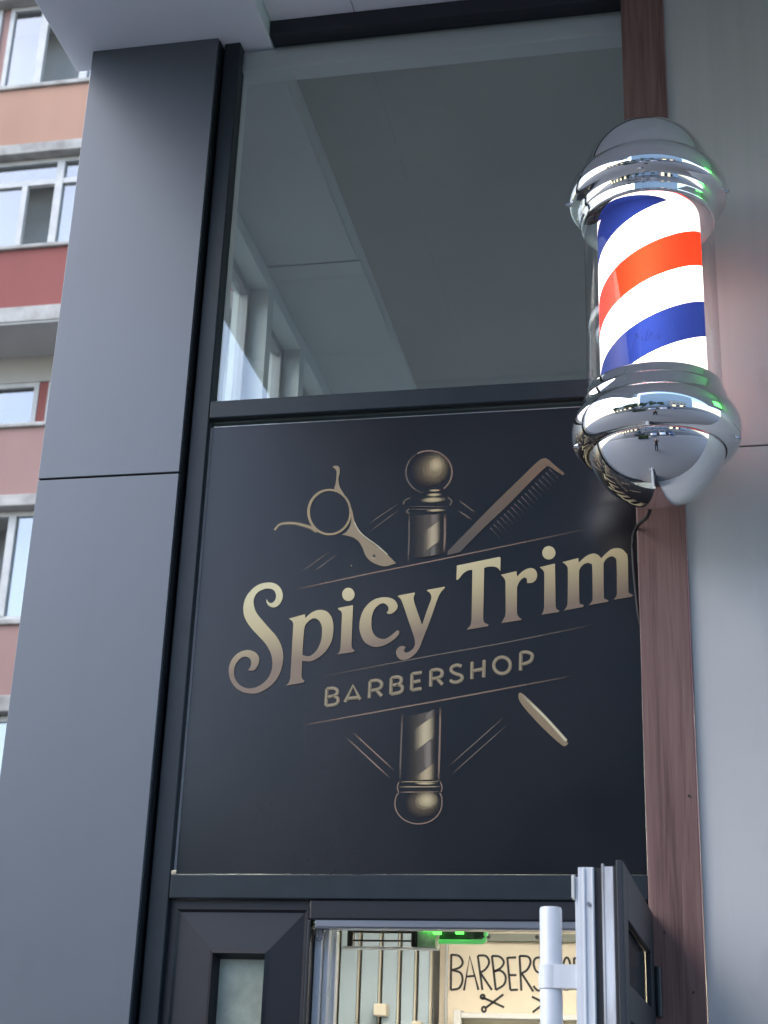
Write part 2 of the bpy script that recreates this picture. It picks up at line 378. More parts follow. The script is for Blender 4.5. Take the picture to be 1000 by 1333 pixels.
# sign artwork, millimetres in the plane of the shop window (x, z, [1 = corner])
LET={'S':[[(-1022.6,2817.1,1),(-1017.4,2808.5),(-1009.0,2806.5),(-1001.3,2813.5),(-999.7,2825.9),(-1005.1,2838.0),(-1014.9,2843.7),(-1026.7,2844.1),(-1040.6,2839.3),(-1051.7,2828.9),(-1056.0,2813.4),(-1053.0,2796.6),(-1044.8,2779.6),(-1028.3,2760.1),(-1010.7,2740.6),(-993.2,2721.3),(-979.0,2697.5),(-972.2,2671.7),(-972.6,2648.5),(-979.2,2623.3),(-992.8,2601.8),(-1012.4,2586.3),(-1032.6,2578.2),(-1051.0,2578.0),(-1072.1,2584.1),(-1090.5,2598.3),(-1102.3,2617.0),(-1106.7,2638.0),(-1104.1,2656.5),(-1094.7,2672.6),(-1079.2,2683.9),(-1060.8,2687.3),(-1044.1,2681.7),(-1034.1,2671.0),(-1031.4,2658.1),(-1035.8,2644.3),(-1044.4,2634.8),(-1058.4,2636.3,1),(-1053.1,2643.6),(-1051.2,2655.2),(-1055.8,2665.7),(-1066.6,2670.7),(-1078.0,2667.5),(-1088.8,2655.0),(-1093.1,2640.0),(-1091.0,2621.4),(-1081.7,2605.0),(-1067.1,2594.3),(-1049.5,2590.5),(-1031.4,2594.7),(-1015.9,2604.7),(-1004.2,2619.3),(-998.4,2637.6),(-998.6,2658.4),(-1004.5,2679.5),(-1017.5,2700.9),(-1035.0,2720.1),(-1055.1,2740.8),(-1070.6,2761.4),(-1079.0,2780.7),(-1081.0,2802.3),(-1076.1,2823.7),(-1064.3,2841.4),(-1046.3,2855.2),(-1025.4,2860.0),(-1006.3,2857.4),(-991.6,2847.2),(-983.1,2830.1),(-983.7,2813.3),(-992.2,2799.3),(-1003.6,2794.4),(-1015.6,2798.9),(-1022.6,2808.7)]],'p':[[(-963.1,2764.5,1),(-923.7,2774.5,1),(-922.0,2764.6,1),(-910.6,2775.6),(-897.5,2782.7),(-882.1,2784.2),(-868.4,2779.2),(-857.3,2766.1),(-851.2,2746.3),(-850.8,2721.0),(-855.1,2699.8),(-865.6,2680.8),(-880.1,2665.8),(-896.7,2656.6),(-909.9,2654.6),(-923.8,2656.3,1),(-923.7,2619.9,1),(-920.9,2611.3),(-914.9,2606.4,1),(-918.5,2602.1,1),(-960.9,2595.4,1),(-954.3,2602.9),(-951.1,2613.9,1),(-951.2,2749.4,1),(-954.4,2757.4)],[(-922.6,2740.7),(-917.1,2752.3),(-907.9,2760.8),(-898.4,2763.1),(-887.5,2757.2),(-880.1,2743.3),(-878.3,2725.7),(-880.1,2704.4),(-888.6,2683.3),(-901.2,2670.2),(-912.5,2667.6),(-924.2,2671.2,1),(-924.2,2705.6)]],'i':[[(-841.3,2785.2,1),(-840.1,2788.1,1),(-804.4,2793.8,1),(-803.9,2692.6,1),(-801.3,2683.8),(-795.0,2678.9,1),(-799.0,2675.1,1),(-838.5,2670.0,1),(-832.2,2678.0),(-830.5,2693.3,1),(-830.6,2769.1,1),(-832.9,2778.0)]],'idot':[[(-801.5,2821.3),(-802.0,2816.1),(-804.0,2811.4),(-807.3,2807.8),(-811.5,2805.5),(-816.3,2804.8),(-821.1,2805.8),(-825.6,2808.4),(-829.2,2812.3),(-831.6,2817.1),(-832.6,2822.4),(-832.1,2827.6),(-830.1,2832.3),(-826.8,2836.0),(-822.5,2838.3),(-817.8,2838.9),(-812.9,2837.9),(-808.5,2835.3),(-804.9,2831.4),(-802.5,2826.6)]],'c':[[(-720.5,2771.8,1),(-716.0,2779.1),(-718.2,2788.9),(-727.9,2796.1),(-739.2,2793.2),(-750.2,2782.2),(-756.2,2764.8),(-756.8,2745.3),(-754.9,2729.8),(-747.8,2716.0),(-736.2,2707.6),(-723.0,2705.7),(-710.1,2712.0),(-699.1,2721.3),(-691.8,2726.3),(-687.8,2721.0),(-693.1,2710.6),(-705.9,2699.4),(-722.5,2690.3),(-741.1,2686.2),(-756.3,2689.3),(-771.7,2699.4),(-780.8,2715.1),(-786.0,2734.6),(-785.0,2757.9),(-778.6,2779.2),(-765.9,2796.4),(-749.2,2807.7),(-730.4,2811.3),(-713.2,2809.4),(-700.7,2802.1),(-694.0,2789.1),(-697.1,2777.5),(-708.1,2769.1),(-716.6,2769.0)]],'y':[[(-694.7,2812.6,1),(-691.6,2814.9,1),(-653.0,2821.0,1),(-652.2,2817.0,1),(-655.0,2809.3),(-653.3,2796.5),(-646.2,2774.9),(-638.2,2753.3),(-632.8,2737.7,1),(-621.8,2774.1),(-613.0,2799.1),(-612.1,2809.8),(-615.7,2818.7),(-623.4,2824.5,1),(-621.2,2826.7,1),(-580.0,2833.1,1),(-579.9,2830.0,1),(-590.9,2815.9),(-598.0,2798.5),(-606.8,2769.7),(-620.8,2727.7),(-631.3,2699.2),(-638.2,2680.3),(-650.8,2663.5),(-667.2,2653.5),(-682.1,2652.9),(-691.7,2662.7),(-693.9,2674.2),(-688.6,2683.6),(-679.4,2687.2),(-670.9,2684.1,1),(-674.5,2678.4),(-673.3,2671.7),(-665.9,2670.6),(-656.7,2676.0),(-650.4,2684.5),(-648.9,2695.9),(-653.0,2713.2),(-664.2,2744.4),(-674.4,2773.8),(-681.5,2793.6),(-687.6,2806.5)]],'T':[[(-550.9,2886.2,1),(-448.2,2904.4,1),(-444.9,2902.7,1),(-445.3,2868.3,1),(-451.8,2876.4),(-461.1,2880.1),(-474.1,2880.2),(-484.4,2877.7,1),(-485.6,2748.4,1),(-482.3,2739.7),(-472.1,2733.7,1),(-474.8,2729.9,1),(-523.5,2722.8,1),(-523.5,2725.7,1),(-516.2,2733.1),(-513.6,2747.4,1),(-512.9,2873.8,1),(-524.4,2872.3),(-535.6,2864.9),(-542.9,2855.3),(-548.8,2849.2,1),(-551.5,2850.7,1)]],'r':[[(-443.5,2858.6,1),(-406.3,2866.2,1),(-404.5,2852.4,1),(-393.1,2864.2),(-380.9,2871.3),(-369.8,2872.6),(-360.7,2867.3),(-356.7,2855.3),(-359.8,2842.6),(-368.9,2835.5),(-381.4,2835.3,1),(-381.0,2843.4),(-385.0,2848.9),(-392.1,2847.0),(-400.2,2837.7),(-404.9,2825.0,1),(-405.2,2763.5,1),(-402.2,2752.9),(-393.8,2745.3,1),(-396.2,2742.6,1),(-442.4,2736.9,1),(-439.4,2742.5),(-433.4,2753.9),(-432.0,2768.6,1),(-432.7,2841.0,1),(-436.1,2849.7)]],'i2':[[(-350.6,2874.4,1),(-314.2,2882.0,1),(-313.5,2775.2,1),(-311.2,2767.8),(-304.3,2762.7,1),(-307.3,2759.9,1),(-347.6,2754.9,1),(-343.2,2761.5),(-340.7,2774.0,1),(-339.6,2856.8,1),(-342.1,2865.5)]],'i2dot':[[(-312.8,2909.6),(-313.6,2904.3),(-315.8,2899.7),(-319.4,2896.0),(-323.8,2893.8),(-328.6,2893.1),(-333.5,2894.2),(-337.9,2896.8),(-341.4,2900.7),(-343.6,2905.5),(-344.3,2910.9),(-343.5,2916.1),(-341.2,2920.8),(-337.7,2924.5),(-333.3,2926.7),(-328.4,2927.3),(-323.5,2926.3),(-319.1,2923.7),(-315.7,2919.7),(-313.5,2914.9)]],'m':[[(-296.2,2885.2,1),(-258.7,2893.8,1),(-257.3,2881.9,1),(-246.3,2892.9),(-234.2,2901.0),(-222.1,2903.7),(-212.2,2900.1),(-204.0,2891.1,1),(-192.2,2903.5),(-180.0,2912.7),(-168.0,2915.4),(-156.2,2912.8),(-146.5,2902.7),(-142.1,2887.6),(-142.4,2809.2),(-140.3,2801.8),(-132.6,2796.3,1),(-135.6,2791.8,1),(-177.9,2786.4,1),(-171.9,2793.5),(-169.6,2806.0),(-168.5,2878.0),(-171.6,2890.9),(-180.4,2895.1),(-190.5,2890.6),(-197.6,2881.3),(-199.3,2869.6),(-200.0,2796.6),(-196.6,2789.1),(-188.8,2784.6,1),(-192.8,2781.2,1),(-236.3,2774.7,1),(-229.3,2782.9),(-226.5,2795.4),(-226.1,2869.6),(-230.6,2878.3),(-236.5,2880.7),(-246.6,2876.8),(-254.7,2867.5),(-257.3,2853.7),(-257.5,2785.9),(-254.1,2778.5),(-247.2,2775.1,1),(-249.2,2770.6,1),(-293.9,2763.6,1),(-287.9,2772.3),(-285.3,2786.9),(-283.8,2861.1),(-285.7,2874.0),(-290.6,2880.2)]]}
SMALL=[[(-859.5,2585.2,1),(-859.8,2544.3,1)],[(-859.5,2585.2,1),(-844.1,2586.8),(-834.0,2581.2),(-835.0,2571.9),(-844.6,2567.3),(-859.1,2565.7,1)],[(-844.6,2567.3,1),(-833.2,2563.4),(-831.0,2553.5),(-839.4,2546.4),(-859.8,2544.3,1)],[(-813.8,2551.8,1),(-795.7,2592.3,1),(-776.9,2557.2,1)],[(-807.0,2560.9,1),(-781.9,2563.2,1)],[(-754.8,2601.3,1),(-755.3,2560.4,1)],[(-754.8,2601.3,1),(-738.2,2603.7),(-727.4,2597.8),(-727.8,2587.4),(-736.0,2581.6),(-754.6,2578.7,1)],[(-738.7,2580.3,1),(-725.1,2564.8,1)],[(-703.5,2608.5,1),(-703.6,2568.6,1)],[(-703.5,2608.5,1),(-689.6,2611.0),(-679.8,2606.6),(-680.9,2596.7),(-689.9,2592.2),(-703.2,2590.2,1)],[(-689.9,2592.2,1),(-677.9,2588.2),(-676.7,2578.4),(-684.3,2572.4),(-703.6,2569.1,1)],[(-653.8,2617.8,1),(-654.1,2577.3,1)],[(-653.7,2617.3,1),(-630.3,2620.6,1)],[(-653.8,2597.0,1),(-633.1,2600.4,1)],[(-654.1,2577.9,1),(-629.9,2581.3,1)],[(-608.7,2624.3,1),(-608.7,2585.2,1)],[(-608.7,2624.3,1),(-593.6,2626.7),(-583.1,2622.5),(-582.9,2611.8),(-591.8,2606.4),(-608.3,2604.0,1)],[(-594.6,2605.6,1),(-580.0,2589.3,1)],[(-535.5,2633.2),(-547.0,2636.3),(-558.5,2631.5),(-560.0,2622.5),(-549.4,2615.2),(-537.1,2610.7),(-534.2,2602.8),(-543.1,2595.7),(-554.6,2594.9),(-562.9,2600.1)],[(-510.9,2643.2,1),(-511.0,2601.1,1)],[(-482.3,2647.0,1),(-483.3,2604.7,1)],[(-511.2,2620.7,1),(-482.6,2625.7,1)],[(-420.5,2632.5),(-422.0,2624.9),(-426.2,2618.6),(-432.5,2614.5),(-439.9,2613.1),(-447.4,2614.8),(-453.8,2619.3),(-458.0,2625.8),(-459.6,2633.5),(-458.1,2641.1),(-453.9,2647.5),(-447.6,2651.6),(-440.1,2652.9),(-432.6,2651.2),(-426.2,2646.7),(-422.0,2640.2),(-420.5,2632.5)],[(-395.9,2662.7,1),(-396.7,2619.1,1)],[(-395.9,2662.5,1),(-381.0,2663.5),(-369.7,2657.0),(-371.6,2644.4),(-381.0,2637.7),(-395.9,2634.1,1)]]
INSIDE=[[(-1018.9,2300.5),(-1018.4,2160.4)],[(-1018.8,2298.1,1),(-987.2,2293.6),(-971.1,2269.7),(-983.4,2248.6),(-1015.9,2237.9,1)],[(-1015.9,2237.9,1),(-979.9,2227.7),(-971.4,2197.9),(-985.3,2168.0),(-1018.4,2161.5,1)],[(-964.6,2159.4,1),(-943.1,2292.9,1),(-906.0,2162.1,1)],[(-957.8,2213.0),(-923.4,2216.5)],[(-909.9,2295.7),(-889.9,2162.4)],[(-909.9,2295.7,1),(-877.3,2294.9),(-863.4,2271.1),(-876.9,2244.0),(-900.5,2228.8,1)],[(-898.6,2228.8),(-851.4,2163.0)],[(-852.3,2296.4),(-835.9,2163.2)],[(-852.3,2295.2,1),(-821.1,2292.6),(-803.5,2271.8),(-817.7,2247.8),(-845.6,2234.3,1)],[(-845.6,2234.3,1),(-817.7,2238.8),(-797.1,2218.3),(-802.0,2185.6),(-835.9,2163.2,1)],[(-789.9,2291.1),(-777.2,2164.2)],[(-789.9,2288.7),(-753.8,2290.4)],[(-784.7,2221.4),(-752.5,2221.9)],[(-777.2,2164.2),(-746.3,2165.8)],[(-740.2,2297.7),(-732.8,2161.9)],[(-740.2,2296.5,1),(-706.1,2293.9),(-695.6,2273.2),(-709.3,2243.3),(-734.0,2228.1,1)],[(-730.9,2228.1),(-684.9,2159.8)],[(-653.5,2291.6),(-675.2,2288.3),(-683.3,2267.4),(-672.3,2237.8),(-641.6,2226.4),(-632.5,2202.9),(-641.9,2173.4),(-666.5,2164.2),(-684.8,2181.5)],[(-613.5,2295.0),(-611.4,2168.0)],[(-582.7,2295.4),(-583.9,2168.4)],[(-613.3,2229.8),(-583.3,2233.1)],[(-534.4,2230.9),(-536.4,2204.0),(-541.2,2182.5),(-547.9,2170.5),(-555.3,2170.4),(-561.7,2182.2),(-566.1,2203.6),(-567.4,2230.4),(-565.5,2257.4),(-560.7,2279.1),(-553.9,2291.2),(-546.5,2291.3),(-540.0,2279.3),(-535.7,2257.8),(-534.4,2230.9)],[(-521.4,2292.0),(-520.0,2169.4)],[(-521.4,2290.2,1),(-497.0,2287.5),(-487.0,2264.0),(-500.7,2240.2),(-520.4,2231.1,1)],[(-891.5,2135.2),(-801.6,2097.4)],[(-804.9,2147.2),(-878.7,2091.9)],[(-880.3,2136.6),(-882.6,2131.1),(-888.3,2128.8),(-894.0,2130.9),(-896.5,2136.3),(-894.1,2141.8),(-888.5,2144.1),(-882.7,2141.9),(-880.3,2136.6)],[(-875.0,2088.5),(-877.3,2081.8),(-882.9,2079.0),(-888.6,2081.6),(-891.0,2088.2),(-888.7,2094.9),(-883.1,2097.7),(-877.4,2095.1),(-875.0,2088.5)],[(-691.1,2140.3),(-599.8,2098.1)],[(-688.2,2080.2),(-602.4,2144.7)]]
ART=[([(-949.0,2840.4),(-768.9,2873.7),(-579.5,2906.2),(-239.1,2967.2)],2.6,(0.3,0.2,0.15),1,2.6),([(-868.2,2617.6),(-611.8,2660.6),(-447.1,2686.4),(-230.5,2725.3)],2.4,(0.16,0.125,0.1),1,2.4),([(-912.8,2498.1),(-718.9,2529.9),(-536.8,2559.6),(-276.9,2603.6)],2.6,(0.3,0.2,0.15),1,2.6),([(-938.8,2885.2),(-871.6,2934.1)],1.8,(0.16,0.125,0.1),1,1.8),([(-907.3,2884.0),(-848.3,2929.7)],1.8,(0.16,0.125,0.1),1,1.8),([(-772.1,3006.1),(-701.1,3055.2)],1.8,(0.16,0.125,0.1),1,1.8),([(-769.7,2985.1),(-700.6,3037.6)],1.8,(0.16,0.125,0.1),1,1.8),([(-1014.3,2999.4),(-1003.3,3013.0),(-986.6,3016.5),(-962.9,3015.4),(-942.3,3009.6),(-921.8,3002.3),(-904.4,2991.1)],4,(0.42,0.33,0.19),0,7),([(-810.4,3011.3),(-797.8,2988.1),(-780.6,2970.0),(-750.2,2946.3),(-723.1,2921.2)],1.3,(0.75,0.72,0.52),0,1.3),([(-828.6,2978.7),(-796.8,2962.1),(-783.3,2937.4),(-771.9,2914.6),(-758.4,2902.8),(-741.8,2894.6),(-725.4,2892.3),(-706.1,2898.3)],1.2,(0.24,0.18,0.11),0,1.2),([(-759.1,2922.0),(-754.0,2916.3)],3.0,(0.05,0.04,0.04),0,3.0),([(-762.9,2917.7),(-758.8,2913.0),(-753.9,2913.9)],1.2,(0.7,0.62,0.42),0,1.2),([(-812.9,2898.1),(-812.8,2895.4)],2.5,(0.42,0.33,0.19),0,2.5),([(-548.6,3057.0),(-507.0,3022.4)],3,(0.16,0.125,0.1),1,3),([(-551.2,3031.0),(-514.4,3003.3)],3,(0.16,0.125,0.1),1,3),([(-325.9,3129.4),(-302.8,3101.3)],2.0,(0.16,0.13,0.12),2,2.0),([(-334.5,3120.6),(-311.3,3092.5)],2.0,(0.16,0.13,0.12),2,2.0),([(-343.1,3111.8),(-319.8,3083.8)],2.0,(0.16,0.13,0.12),2,2.0),([(-351.6,3103.0),(-328.4,3075.1)],2.0,(0.16,0.13,0.12),2,2.0),([(-360.1,3094.3),(-336.9,3066.3)],2.0,(0.16,0.13,0.12),2,2.0),([(-368.7,3085.5),(-345.4,3057.6)],2.0,(0.16,0.13,0.12),2,2.0),([(-377.2,3076.7),(-353.9,3048.9)],2.0,(0.16,0.13,0.12),2,2.0),([(-385.7,3068.0),(-362.3,3040.2)],2.0,(0.16,0.13,0.12),2,2.0),([(-394.2,3059.3),(-370.8,3031.5)],2.0,(0.16,0.13,0.12),2,2.0),([(-402.7,3050.5),(-379.3,3022.8)],2.0,(0.16,0.13,0.12),2,2.0),([(-411.2,3041.8),(-387.8,3014.2)],2.0,(0.16,0.13,0.12),2,2.0),([(-419.7,3033.1),(-396.2,3005.5)],2.0,(0.16,0.13,0.12),2,2.0),([(-428.1,3024.4),(-404.7,2996.8)],2.0,(0.16,0.13,0.12),2,2.0),([(-436.6,3015.7),(-413.1,2988.2)],2.0,(0.16,0.13,0.12),2,2.0),([(-445.1,3007.0),(-421.6,2979.5)],2.0,(0.16,0.13,0.12),2,2.0),([(-453.5,2998.3),(-430.0,2970.9)],2.0,(0.16,0.13,0.12),2,2.0),([(-462.0,2989.6),(-438.4,2962.3)],2.0,(0.16,0.13,0.12),2,2.0),([(-470.4,2981.0),(-446.8,2953.7)],2.0,(0.16,0.13,0.12),2,2.0),([(-655.6,3189.3),(-646.4,3193.1),(-636.6,3195.2),(-626.4,3195.6),(-616.2,3194.1),(-606.3,3190.9),(-597.0,3186.1),(-588.6,3179.7),(-581.3,3172.1),(-575.3,3163.4),(-570.9,3154.0),(-568.1,3144.1),(-567.0,3133.9),(-567.7,3123.9),(-570.2,3114.3),(-574.3,3105.4),(-579.9,3097.5),(-586.9,3090.7)],3.2,(0.3,0.2,0.15),0,3.2),([(-633.9,3080.5),(-643.7,3083.6),(-653.0,3088.3),(-661.5,3094.5),(-668.9,3102.0),(-674.9,3110.6),(-679.5,3120.0),(-682.4,3129.9),(-683.6,3140.1),(-683.0,3150.2),(-680.6,3159.9),(-676.5,3169.0),(-670.9,3177.0),(-663.8,3183.9),(-655.6,3189.3)],3.0,(0.16,0.125,0.1),1,3.0),([(-686.9,3050.6),(-684.9,3062.8),(-668.8,3070.7)],3,(0.16,0.125,0.1),1,3),([(-576.3,3066.2),(-566.9,3057.1),(-570.8,3045.0)],3,(0.16,0.125,0.1),0,3),([(-672.6,3040.0),(-678.3,3034.1),(-672.3,3027.7)],3,(0.16,0.125,0.1),0,3),([(-672.6,3040.0),(-575.2,3032.9)],2,(0.16,0.125,0.1),1,2),([(-670.5,3047.3),(-573.5,3040.7)],1.5,(0.16,0.125,0.1),1,1.5),([(-671.8,3027.7),(-670.6,2964.1),(-671.1,2899.1)],3,(0.16,0.125,0.1),1,3),([(-582.4,3023.5),(-581.9,2972.4),(-583.2,2920.7)],4,(0.3,0.2,0.15),1,4),([(-674.3,2521.8),(-675.3,2450.1),(-675.7,2361.3)],3,(0.16,0.125,0.1),1,3),([(-584.6,2535.8),(-584.4,2448.8),(-585.7,2360.4)],3.2,(0.3,0.2,0.15),1,3.2),([(-677.2,2360.4),(-581.1,2360.3)],2,(0.42,0.33,0.19),1,2),([(-679.3,2348.6),(-577.9,2348.2)],2,(0.42,0.33,0.19),1,2),([(-678.0,2336.4),(-579.2,2336.2)],2,(0.3,0.2,0.15),1,2),([(-677.8,2359.8),(-681.4,2347.7),(-678.0,2336.4)],2,(0.3,0.2,0.15),0,2),([(-581.1,2359.7),(-576.9,2346.7),(-579.1,2335.6)],2,(0.3,0.2,0.15),0,2),([(-576.5,2309.2),(-577.2,2301.2),(-579.5,2293.4),(-583.3,2286.2),(-588.6,2279.6),(-595.2,2274.0),(-602.8,2269.4),(-611.3,2266.1),(-620.4,2264.1),(-629.8,2263.4),(-639.3,2264.1),(-648.5,2266.3),(-657.2,2269.7),(-665.1,2274.3),(-672.0,2280.1),(-677.7,2286.7),(-682.0,2294.1),(-684.7,2301.9),(-685.8,2310.0)],2.2,(0.3,0.2,0.15),0,2.2),([(-685.8,2310.0),(-683.8,2325.0),(-678.0,2334.6)],2.2,(0.3,0.2,0.15),0,2.2),([(-576.5,2309.2),(-577.4,2324.2),(-582.1,2333.8)],2.2,(0.3,0.2,0.15),0,2.2),([(-808.5,2467.7),(-699.0,2369.1)],2.4,(0.3,0.2,0.15),1,2.4),([(-793.3,2480.0),(-690.3,2387.3)],2.4,(0.3,0.2,0.15),1,2.4),([(-562.9,2394.6),(-435.6,2508.1)],2.2,(0.16,0.125,0.1),1,2.2),([(-557.2,2374.9),(-430.1,2488.0)],2,(0.16,0.125,0.1),1,2),([(-393.5,2561.4),(-339.7,2505.6),(-291.8,2449.9)],3.2,(0.8,0.72,0.5),3,3.2)]
FILL={'sc':[[(-872.5,3164.2),(-864.2,3167.4),(-855.5,3162.6),(-853.2,3148.1),(-855.7,3130.2),(-851.4,3108.6),(-838.6,3086.6),(-826.0,3064.7),(-816.7,3043.1),(-810.7,3018.3),(-801.4,2993.5),(-787.4,2973.8),(-763.6,2953.7),(-739.9,2935.6),(-719.8,2917.6),(-701.2,2898.1,1),(-725.4,2891.3),(-741.8,2894.6),(-761.7,2903.9),(-777.1,2919.9),(-786.1,2940.9),(-796.7,2958.6),(-810.3,2969.6),(-827.1,2975.5),(-840.5,2978.5,1),(-827.7,2987.7),(-818.6,3008.2),(-819.1,3036.2),(-825.7,3057.6),(-840.1,3081.3),(-852.4,3094.4),(-866.2,3101.5,1),(-862.2,3123.4),(-861.6,3148.5),(-865.5,3158.1)]],'ring':[[(-818.2,3038.6),(-818.9,3025.7),(-822.0,3013.4),(-827.4,3002.4),(-834.9,2993.1),(-844.2,2985.9),(-854.8,2981.1),(-866.2,2978.9),(-878.1,2979.4),(-889.8,2982.6),(-901.0,2988.4),(-911.0,2996.5),(-919.5,3006.6),(-926.1,3018.2),(-930.4,3030.8),(-932.4,3044.0),(-931.8,3057.1),(-928.8,3069.5),(-923.4,3080.7),(-915.8,3090.2),(-906.5,3097.5),(-895.8,3102.4),(-884.1,3104.5),(-872.1,3103.9),(-860.3,3100.6),(-849.1,3094.6),(-839.0,3086.3),(-830.6,3076.1),(-824.2,3064.4),(-820.0,3051.7)],[(-823.9,3038.9),(-824.5,3027.1),(-827.2,3016.0),(-832.0,3005.9),(-838.7,2997.4),(-846.9,2990.9),(-856.3,2986.5),(-866.5,2984.5),(-877.0,2984.9),(-887.5,2987.8),(-897.4,2993.1),(-906.3,3000.5),(-913.8,3009.6),(-919.7,3020.2),(-923.6,3031.7),(-925.3,3043.7),(-924.8,3055.6),(-922.1,3066.9),(-917.3,3077.0),(-910.6,3085.7),(-902.3,3092.3),(-892.8,3096.8),(-882.5,3098.8),(-871.8,3098.2),(-861.3,3095.2),(-851.4,3089.8),(-842.5,3082.3),(-835.0,3073.0),(-829.2,3062.4),(-825.5,3050.8)]],'comb':[[(-574.3,2923.9,1),(-475.3,3029.0),(-399.9,3105.3),(-357.5,3147.6),(-342.3,3158.3),(-330.3,3156.7),(-315.3,3142.0),(-288.6,3115.9,1),(-293.1,3110.6,1),(-309.5,3123.6),(-327.4,3136.7),(-336.5,3133.2),(-369.8,3100.5),(-430.0,3036.6),(-489.9,2978.0),(-543.5,2921.0,1),(-574.2,2913.7,1)]],'razor':[[(-401.7,2558.6),(-391.0,2562.8),(-339.7,2507.1),(-291.1,2449.9),(-288.7,2444.5),(-294.0,2439.2),(-305.1,2442.9),(-350.4,2486.7),(-392.8,2536.4)]]}
BLOB=[(-619.5,3144.2,50.0,50.5,(0.13,0.095,0.06)),(-611.4,3146.3,38.4,44.2,(0.3,0.23,0.13)),(-608.0,3154.9,24.4,27.7,(0.6,0.5,0.3)),(-610.1,3086.4,17.4,4.0,(0.6,0.5,0.3)),(-611.0,3074.8,20.8,5.5,(0.6,0.5,0.3)),(-613.0,3061.3,33.4,8.4,(0.6,0.5,0.3)),(-605.5,3032.9,25.3,4.4,(0.6,0.5,0.3)),(-619.5,2311.0,42.3,34.6,(0.14,0.1,0.06)),(-612.1,2317.0,28.7,22.5,(0.6,0.5,0.3)),(-616.0,2356.1,27.4,4.2,(0.6,0.5,0.3))]
QUAD=[([(-666.4,3022.5),(-586.9,3022.5),(-585.0,2917.1),(-663.3,2908.3)],(0.075,0.06,0.045)),([(-628.2,3019.5),(-593.8,3022.8),(-593.6,3009.3),(-627.4,2985.3)],(0.2,0.16,0.14)),([(-634.1,2975.9),(-593.5,3008.1),(-592.5,2953.5),(-632.9,2923.9)],(0.55,0.47,0.32)),([(-623.8,2925.9),(-599.1,2945.3),(-599.7,2917.7),(-623.4,2910.3)],(0.18,0.16,0.14)),([(-666.2,2512.3),(-590.6,2529.7),(-587.3,2363.4),(-662.0,2364.2)],(0.07,0.055,0.04)),([(-628.9,2511.6),(-596.9,2532.9),(-596.6,2518.8),(-628.5,2496.0)],(0.2,0.17,0.14)),([(-646.7,2480.7),(-596.6,2517.3),(-595.5,2465.9),(-645.4,2429.7)],(0.58,0.49,0.32)),([(-627.2,2440.2),(-600.0,2459.8),(-598.7,2400.0),(-625.8,2385.1)],(0.24,0.2,0.17)),([(-640.7,2370.0),(-594.2,2404.5),(-594.9,2365.0),(-640.6,2363.9)],(0.52,0.42,0.26))]
PITCH = .370; RED_Z = .365; POLE_E = .22
GRAD0, GRAD1 = -.19, .0
# =================================================================== SETTING
def structure(name, bm, m, **k):
    return tag(obj(name, bm, m, **k), kind='structure')
structure('pavement', boxes([(-40, 40, -9, 14.95, -.3, 0)]), MT['paving'])
structure('road', boxes([(-120, 120, -17.6, -9.3, -.4, -.13)]), MT['asphalt'])
structure('kerb', boxes([(-120, 120, -9.3, -9.0, -.4, 0.004), (-120, 120, -17.9, -17.6, -.4, 0.004)]), MT['concrete'])
structure('far_pavement', boxes([(-120, 120, -60, -17.9, -.3, -.004)]), MT['paving'])
structure('ground', boxes([(-250, 250, -250, 250, -1, -.42)]), MT['asphalt'])
structure('yard', boxes([(-120, -40.004, -9, 60, -.3, -.01), (40.004, 120, -9, 60, -.3, -.01), (-40, 40, 14.96, 60, -.3, -.012)]), MT['paving'])

# ------------------------------------------------------------------- pillar
XL, XR = -1.645, -1.262
ZS = 4.515
t = thing('cladding_pillar', 'flat grey panelled pillar left of the dark shop window, with one thin joint', 'pillar', (XL, 0, 0))
split('lower_panel', boxes([(XL, XR, 0, .012, 0, 3.146)]), MT['clad'], t, bevel=.0015)
split('upper_panel', boxes([(XL, XR, 0, .012, 3.151, ZS - .001)]), MT['clad'], t, bevel=.0015)
split('side_panel', boxes([(XR - .004, XR + .002, .0125, .062, 0, ZS - .001), (XL - .001, XL + .01, .0125, .12, 0, ZS - .001)]), MT['reveal'], t)
obj('core', boxes([(XL + .011, XR - .005, .0125, .11, 0, ZS - .002)]), MT['joint'], t)

# ------------------------------------------------------------------- right wall
t = thing('cladding_wall', 'wide grey panel wall right of the brown wooden strip and lit barber pole', 'wall', (0, 0, 0))
x0 = -.003
split('lower_panel', boxes([(x0, 1.6, 0, .012, 0, 3.140), (1.604, 3.2, 0, .012, 0, 3.140), (3.204, 4.8, 0, .012, 0, 3.140), (4.804, 6.4, 0, .012, 0, 3.140)]), MT['clad_right'], t, bevel=.0015)
split('upper_panel', boxes([(x0, 1.6, 0, .012, 3.144, ZS + .06), (1.604, 3.2, 0, .012, 3.144, ZS + .06), (3.204, 4.8, 0, .012, 3.144, ZS + .06), (4.804, 6.4, 0, .012, 3.144, ZS + .06)]), MT['clad_right'], t, bevel=.0015)
obj('core', boxes([(x0 + .003, 6.4, .0125, .3, 0, ZS + .06)]), MT['joint'], t)

# ------------------------------------------------------------------- wooden strip
o = obj('wooden_strip', boxes([(-.1165, -.006, -.012, .03, 0, ZS + .05)]), MT['wood'], bevel=.002)
tag(o, 'tall narrow brown wooden strip behind the lit barber pole, beside the grey wall', 'wooden strip')
obj('edge_band', boxes([(-.0058, -.0040, -.0115, -.0005, 0, ZS)]), mat('reddish_edge', (.30, .14, .16), .5), o)
for (x, z) in ((-.023, 2.31), (-.085, 2.02), (-.03, 1.9)):
    bm = bmesh.new(); tube(bm, [(x, -.0125, z), (x, -.0145, z)], .0025, 10)
    obj('screw', bm, MT['gasket'], o)

